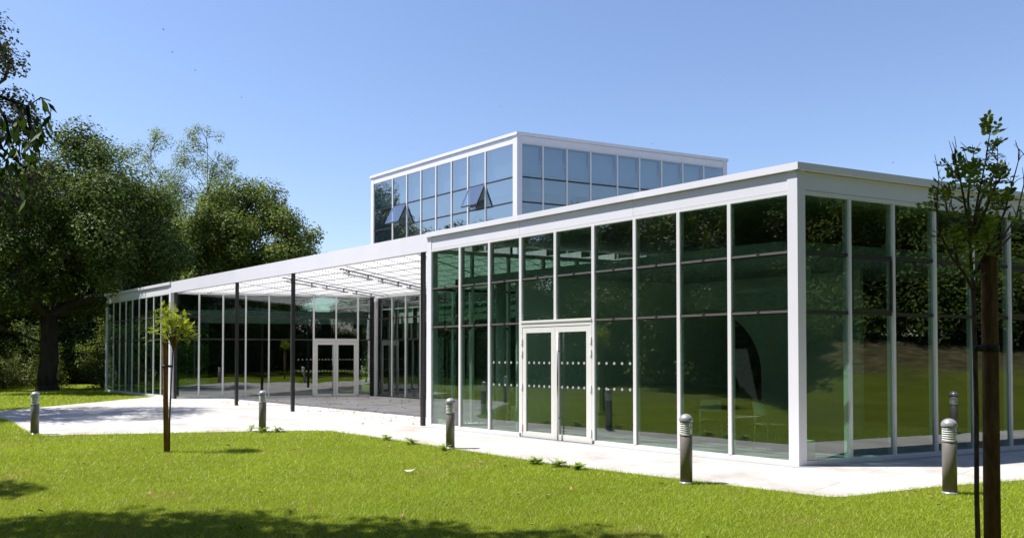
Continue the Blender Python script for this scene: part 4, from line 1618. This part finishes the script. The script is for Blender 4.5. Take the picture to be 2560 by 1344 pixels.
def grass():
    rng = np.random.default_rng(1)
    V, hs = [], []
    for d0, d1, den, hh, ww in ((1.5, 5.8, 1300, 0.034, 0.006), (5.8, 9.5, 5200, 0.034, 0.0042), (9.5, 14, 2700, 0.038, 0.006), (14, 24, 1000, 0.042, 0.011), (24, 42, 220, 0.05, 0.026)):
        lm = 0.74 * d1 + 4.0
        n = int((d1 - d0) * 2 * lm * den)
        d = rng.uniform(d0, d1, n)
        l = rng.uniform(-lm, lm, n)
        P = CAM[:2] + RIGHT * l[:, None] + FWD * d[:, None]
        jag = rng.normal(size=n) * 0.02
        ok = ((np.abs(l) < 0.73 * d + 0.3) | ((np.abs(l) < 0.73 * d + 4.0) & (rng.uniform(size=n) < 0.3))) & ~in_poly(P, BUILD)
        P, jag = P[ok], jag[ok]
        ip = in_poly(P, PATH)
        dp = dist_path(P)
        ok = ~ip | (dp < np.abs(jag))
        P, dp = P[ok], dp[ok]
        n = len(P)
        h = hh * rng.uniform(0.45, 1.25, n) * np.where(dp < 0.12, rng.uniform(0.9, 1.9, n), 1)
        a = rng.uniform(0, 6.283, n)
        w = ww * rng.uniform(0.6, 1.2, n)
        ln = rng.normal(size=(n, 2)) * 0.75 * h[:, None]
        dx = np.stack([np.cos(a), np.sin(a)], 1) * w[:, None] / 2
        B0 = np.concatenate([P - dx, np.full((n, 1), 0.0)], 1)
        B1 = np.concatenate([P + dx, np.full((n, 1), 0.0)], 1)
        T = np.concatenate([P + ln, h[:, None]], 1)
        V.append(np.stack([B0, B1, T], 1).reshape(-1, 3))
    V = np.concatenate(V)
    F = np.arange(len(V)).reshape(-1, 3)
    o = polymesh('grass', V, F, 'grass_blade')
    tag(o, 'short bright green grass blades covering the lawn', 'grass', kind='stuff')
    print('grass blades', len(F))


grass()


def litter():
    rng = np.random.default_rng(4)
    for name, zone, n, lab, mats in (('leaf_litter', 'lawn', 85, 'small dry leaves scattered over the lawn', 'leaf_dry'), ('leaf_litter', 'court', 260, 'dry brown leaves scattered on the paving under the canopy', 'leaf_dry')):
        mb = MB()
        k = 0
        while k < n:
            if zone == 'lawn':
                d = rng.uniform(6.5, 15)
                l = rng.uniform(-0.7, 0.7) * d
                p = CW(l, d)[:2]
                if in_poly(p[None], PATH)[0] or in_poly(p[None], BUILD)[0]:
                    continue
                z = 0.03
            else:
                p = np.array([rng.uniform(-22, -9), rng.uniform(0.0, 6.3)])
                if rng.uniform() < 0.45:
                    p = np.array([-9.6, 1.6]) + rng.normal(size=2) * np.array([1.2, 0.9])
                if p[0] > -9.1 + p[1] * 0.41 or p[0] < -24.3 + p[1] * 0.6:
                    continue
                z = 0.012
            L = rng.uniform(0.018, 0.042) if zone == 'lawn' else rng.uniform(0.025, 0.055)
            a = rng.uniform(0, 6.28)
            u = np.array([math.cos(a), math.sin(a), rng.normal() * 0.3]) * L
            w = np.array([-math.sin(a), math.cos(a), rng.normal() * 0.3]) * L * 0.55
            c = np.array([p[0], p[1], z])
            q = [c - u, c - u * 0.3 + w * 0.8 + [0, 0, .012], c + u * 0.4 + w * 0.6 + [0, 0, .016], c + u * 1.0 + [0, 0, .004], c + u * 0.3 - w * 0.7 + [0, 0, .012], c - u * 0.4 - w * 0.7 + [0, 0, .008]]
            mb.add(q, [(0, 1, 2, 3), (0, 3, 4, 5)])
            k += 1
        o = mb.build(name, mats)
        tag(o, lab, 'fallen leaves', kind='stuff')


litter()


def weed(x, y, h, seed, label):
    rng = np.random.default_rng(seed)
    t = MB()
    for k in range(rng.integers(5, 9)):
        a = rng.uniform(0, 6.28)
        top = np.array([math.cos(a) * h * 0.45 * rng.uniform(0.3, 1), math.sin(a) * h * 0.45 * rng.uniform(0.3, 1), h * rng.uniform(0.5, 1)])
        t.tube([(0, 0, 0), top * 0.55 + [0, 0, 0.02], top], [0.003, 0.0025, 0.0015], 4)
        for j in range(6):
            f = rng.uniform(0.3, 1)
            c = top * f
            b = rng.uniform(0, 6.28)
            ax = np.array([math.cos(b), math.sin(b), rng.uniform(-0.1, 0.7)])
            w = np.cross(ax, [0, 0, 1.0]) * 0.016
            L = rng.uniform(0.05, 0.10)
            t.add([c, c + ax * L * 0.5 + w, c + ax * L, c + ax * L * 0.5 - w], [(0, 1, 2, 3)])
    o = t.build('weed', 'leaf_weed')
    o.scale = (1.7, 1.7, 0.95)
    o.location = (x, y, 0)
    tag(o, label, 'weed', 'weeds along the lawn edge')


for i, (x, y, h, lb) in enumerate((
        (-10.72, -3.30, 0.20, 'leafy weed just left of the bollard facing the canopy'), (-10.36, -3.22, 0.18, 'leafy weed hugging the right foot of the bollard facing the canopy'), (-10.12, -2.95, 0.16, 'small weed to the right of the bollard facing the canopy'),
        (-7.2, -2.20, 0.13, 'small weed on the lawn edge midway between two bollards'), (-6.3, -2.24, 0.17, 'taller weed on the lawn edge left of the door bollard'), (-5.25, -2.36, 0.13, 'weed at the foot of the bollard left of the door'),
        (-3.0, -2.40, 0.13, 'weed tuft on the lawn edge before the door'), (-2.55, -2.40, 0.14, 'broad weed on the lawn edge right of the door'), (-2.2, -2.38, 0.11, 'low weed left of the nearest sunlit bollard'))):
    weed(x, y - 0.13, h * 0.8, 60 + i, lb)

# pale torn scrap on the lawn
mb = MB()
rng = np.random.default_rng(2)
pts = [(-.11, 0, .05), (-.04, .02, .045), (0, .035, .05), (.06, .03, .06), (.12, .02, .085), (.05, -.02, .045), (0, -.03, .04), (-.05, -.015, .06)]
mb.add(pts + [(p[0], p[1], p[2] - 0.006) for p in pts], [tuple(range(8)), tuple(range(15, 7, -1))] + [(i, 8 + i, 8 + (i + 1) % 8, (i + 1) % 8) for i in range(8)])
o = mb.build('pale_leaf', 'leaf_pale')
q = CW((1020 - 1280) / 1812.27 * 10.2, 10.2)
o.location = (q[0], q[1], 0)
o.rotation_euler = (0, 0, 0.7)
tag(o, 'large pale curled leaf lying on the middle of the lawn', 'leaf')

# soil patch at the foot of the near sunlit bollard
# ------------------------------------------------------------------ birds
def bird():
    mb = MB()
    mb.lathe([(0.001, -0.10), (0.022, -0.05), (0.028, 0.0), (0.02, 0.06), (0.001, 0.09)], seg=8)
    V = []
    for x, y, z in mb.v:
        V.append((z, y, x))
    mb.v = V
    for s in (-1, 1):
        mb.add([(0.04, s * 0.02, 0.01), (0.02, s * 0.14, 0.05), (-0.03, s * 0.2, 0.03), (-0.04, s * 0.02, 0.0), (0.04, s * 0.02, 0.004), (0.02, s * 0.14, 0.044), (-0.03, s * 0.2, 0.024), (-0.04, s * 0.02, -0.006)],
               [(0, 1, 2, 3), (7, 6, 5, 4), (0, 4, 5, 1), (1, 5, 6, 2), (2, 6, 7, 3), (3, 7, 4, 0)])
    return mb.build('bird', 'bird_dark')


b0 = bird()
for i, (x, y, d, lb) in enumerate(((402, 68, 75, 'highest of the tiny birds flying over the left trees'), (424, 125, 75, 'second highest tiny bird flying over the left trees'), (482, 171, 75, 'tiny bird below two others over the left trees'),
                                   (600, 240, 95, 'faint tiny bird alone in the sky left of the upper storey'), (1250, 262, 110, 'faint tiny bird just above the upper storey corner'), (1633, 357, 100, 'tiny bird close above the upper storey roof'), (2237, 404, 70, 'tiny bird above the shaded roof edge on the right'))):
    o = b0 if i == 0 else copy_tree(b0)
    q = CW((x - 1280) / 1812.27 * d, d, 1.65 + (890 - y) / 1812.27 * d)
    o.location = tuple(q)
    o.rotation_euler = (0.1, 0.05, 0.78 + 0.5 * (i % 3))
    s = 1.0
    o.scale = (s, s, s)
    tag(o, lb, 'bird', 'tiny birds in the sky')

# ------------------------------------------------------------------ things inside, seen faintly through the glass
def chair(x, y, rz, label):
    t = empty('chair', (x, y, 0.035), label, 'chair', 'pale chairs behind the glass')
    t.rotation_euler = (0, 0, rz)
    mb = MB(); mb.prism([(-.22, -.21), (.22, -.21), (.20, .21), (-.20, .21)], 0.435, 0.455); mb.build('seat', 'chair_paint', t)
    mb = MB()
    mb.add([(-.20, .20, .60), (.20, .20, .60), (.18, .26, .82), (-.18, .26, .82), (-.20, .215, .60), (.20, .215, .60), (.18, .275, .82), (-.18, .275, .82)],
           [(0, 1, 2, 3), (7, 6, 5, 4), (0, 4, 5, 1), (1, 5, 6, 2), (2, 6, 7, 3), (3, 7, 4, 0)])
    mb.build('backrest', 'chair_paint', t)
    for a, b in ((-.19, -.19), (.19, -.19), (-.19, .20), (.19, .20)):
        mb = MB()
        mb.tube([(a * 1.12, b * 1.15, 0.0), (a, b, 0.435)] + ([(a, .21, 0.62)] if b > 0 else []), [0.011, 0.011] + ([0.011] if b > 0 else []), 8)
        mb.build('leg', 'chair_paint', t)


chair(-1.05, 1.35, 2.6, 'pale metal chair behind the window nearest the corner')
chair(-2.35, 1.6, 3.6, 'pale metal chair behind the second window from the corner')
mb = MB()
mb.prism([(-.14, -.12), (.14, -.12), (.14, .12), (-.14, .12)], 0.0, 0.32)
o = mb.build('storage_box', 'interior_white')
o.location = (-0.12, 0.42, 0.036)
tag(o, 'small white box on the floor inside the corner glass', 'box')
mb = MB()
mb.prism([(-.13, -.1), (.13, -.1), (.13, .1), (-.13, .1)], 0.0, 0.40)
o = mb.build('white_fixture', 'interior_white')  # white fixture of unknown use, modelled as a plain box
o.location = (-0.28, 0.75, 2.68)
tag(o, 'white box fixture hanging high inside the corner glass', 'fixture')
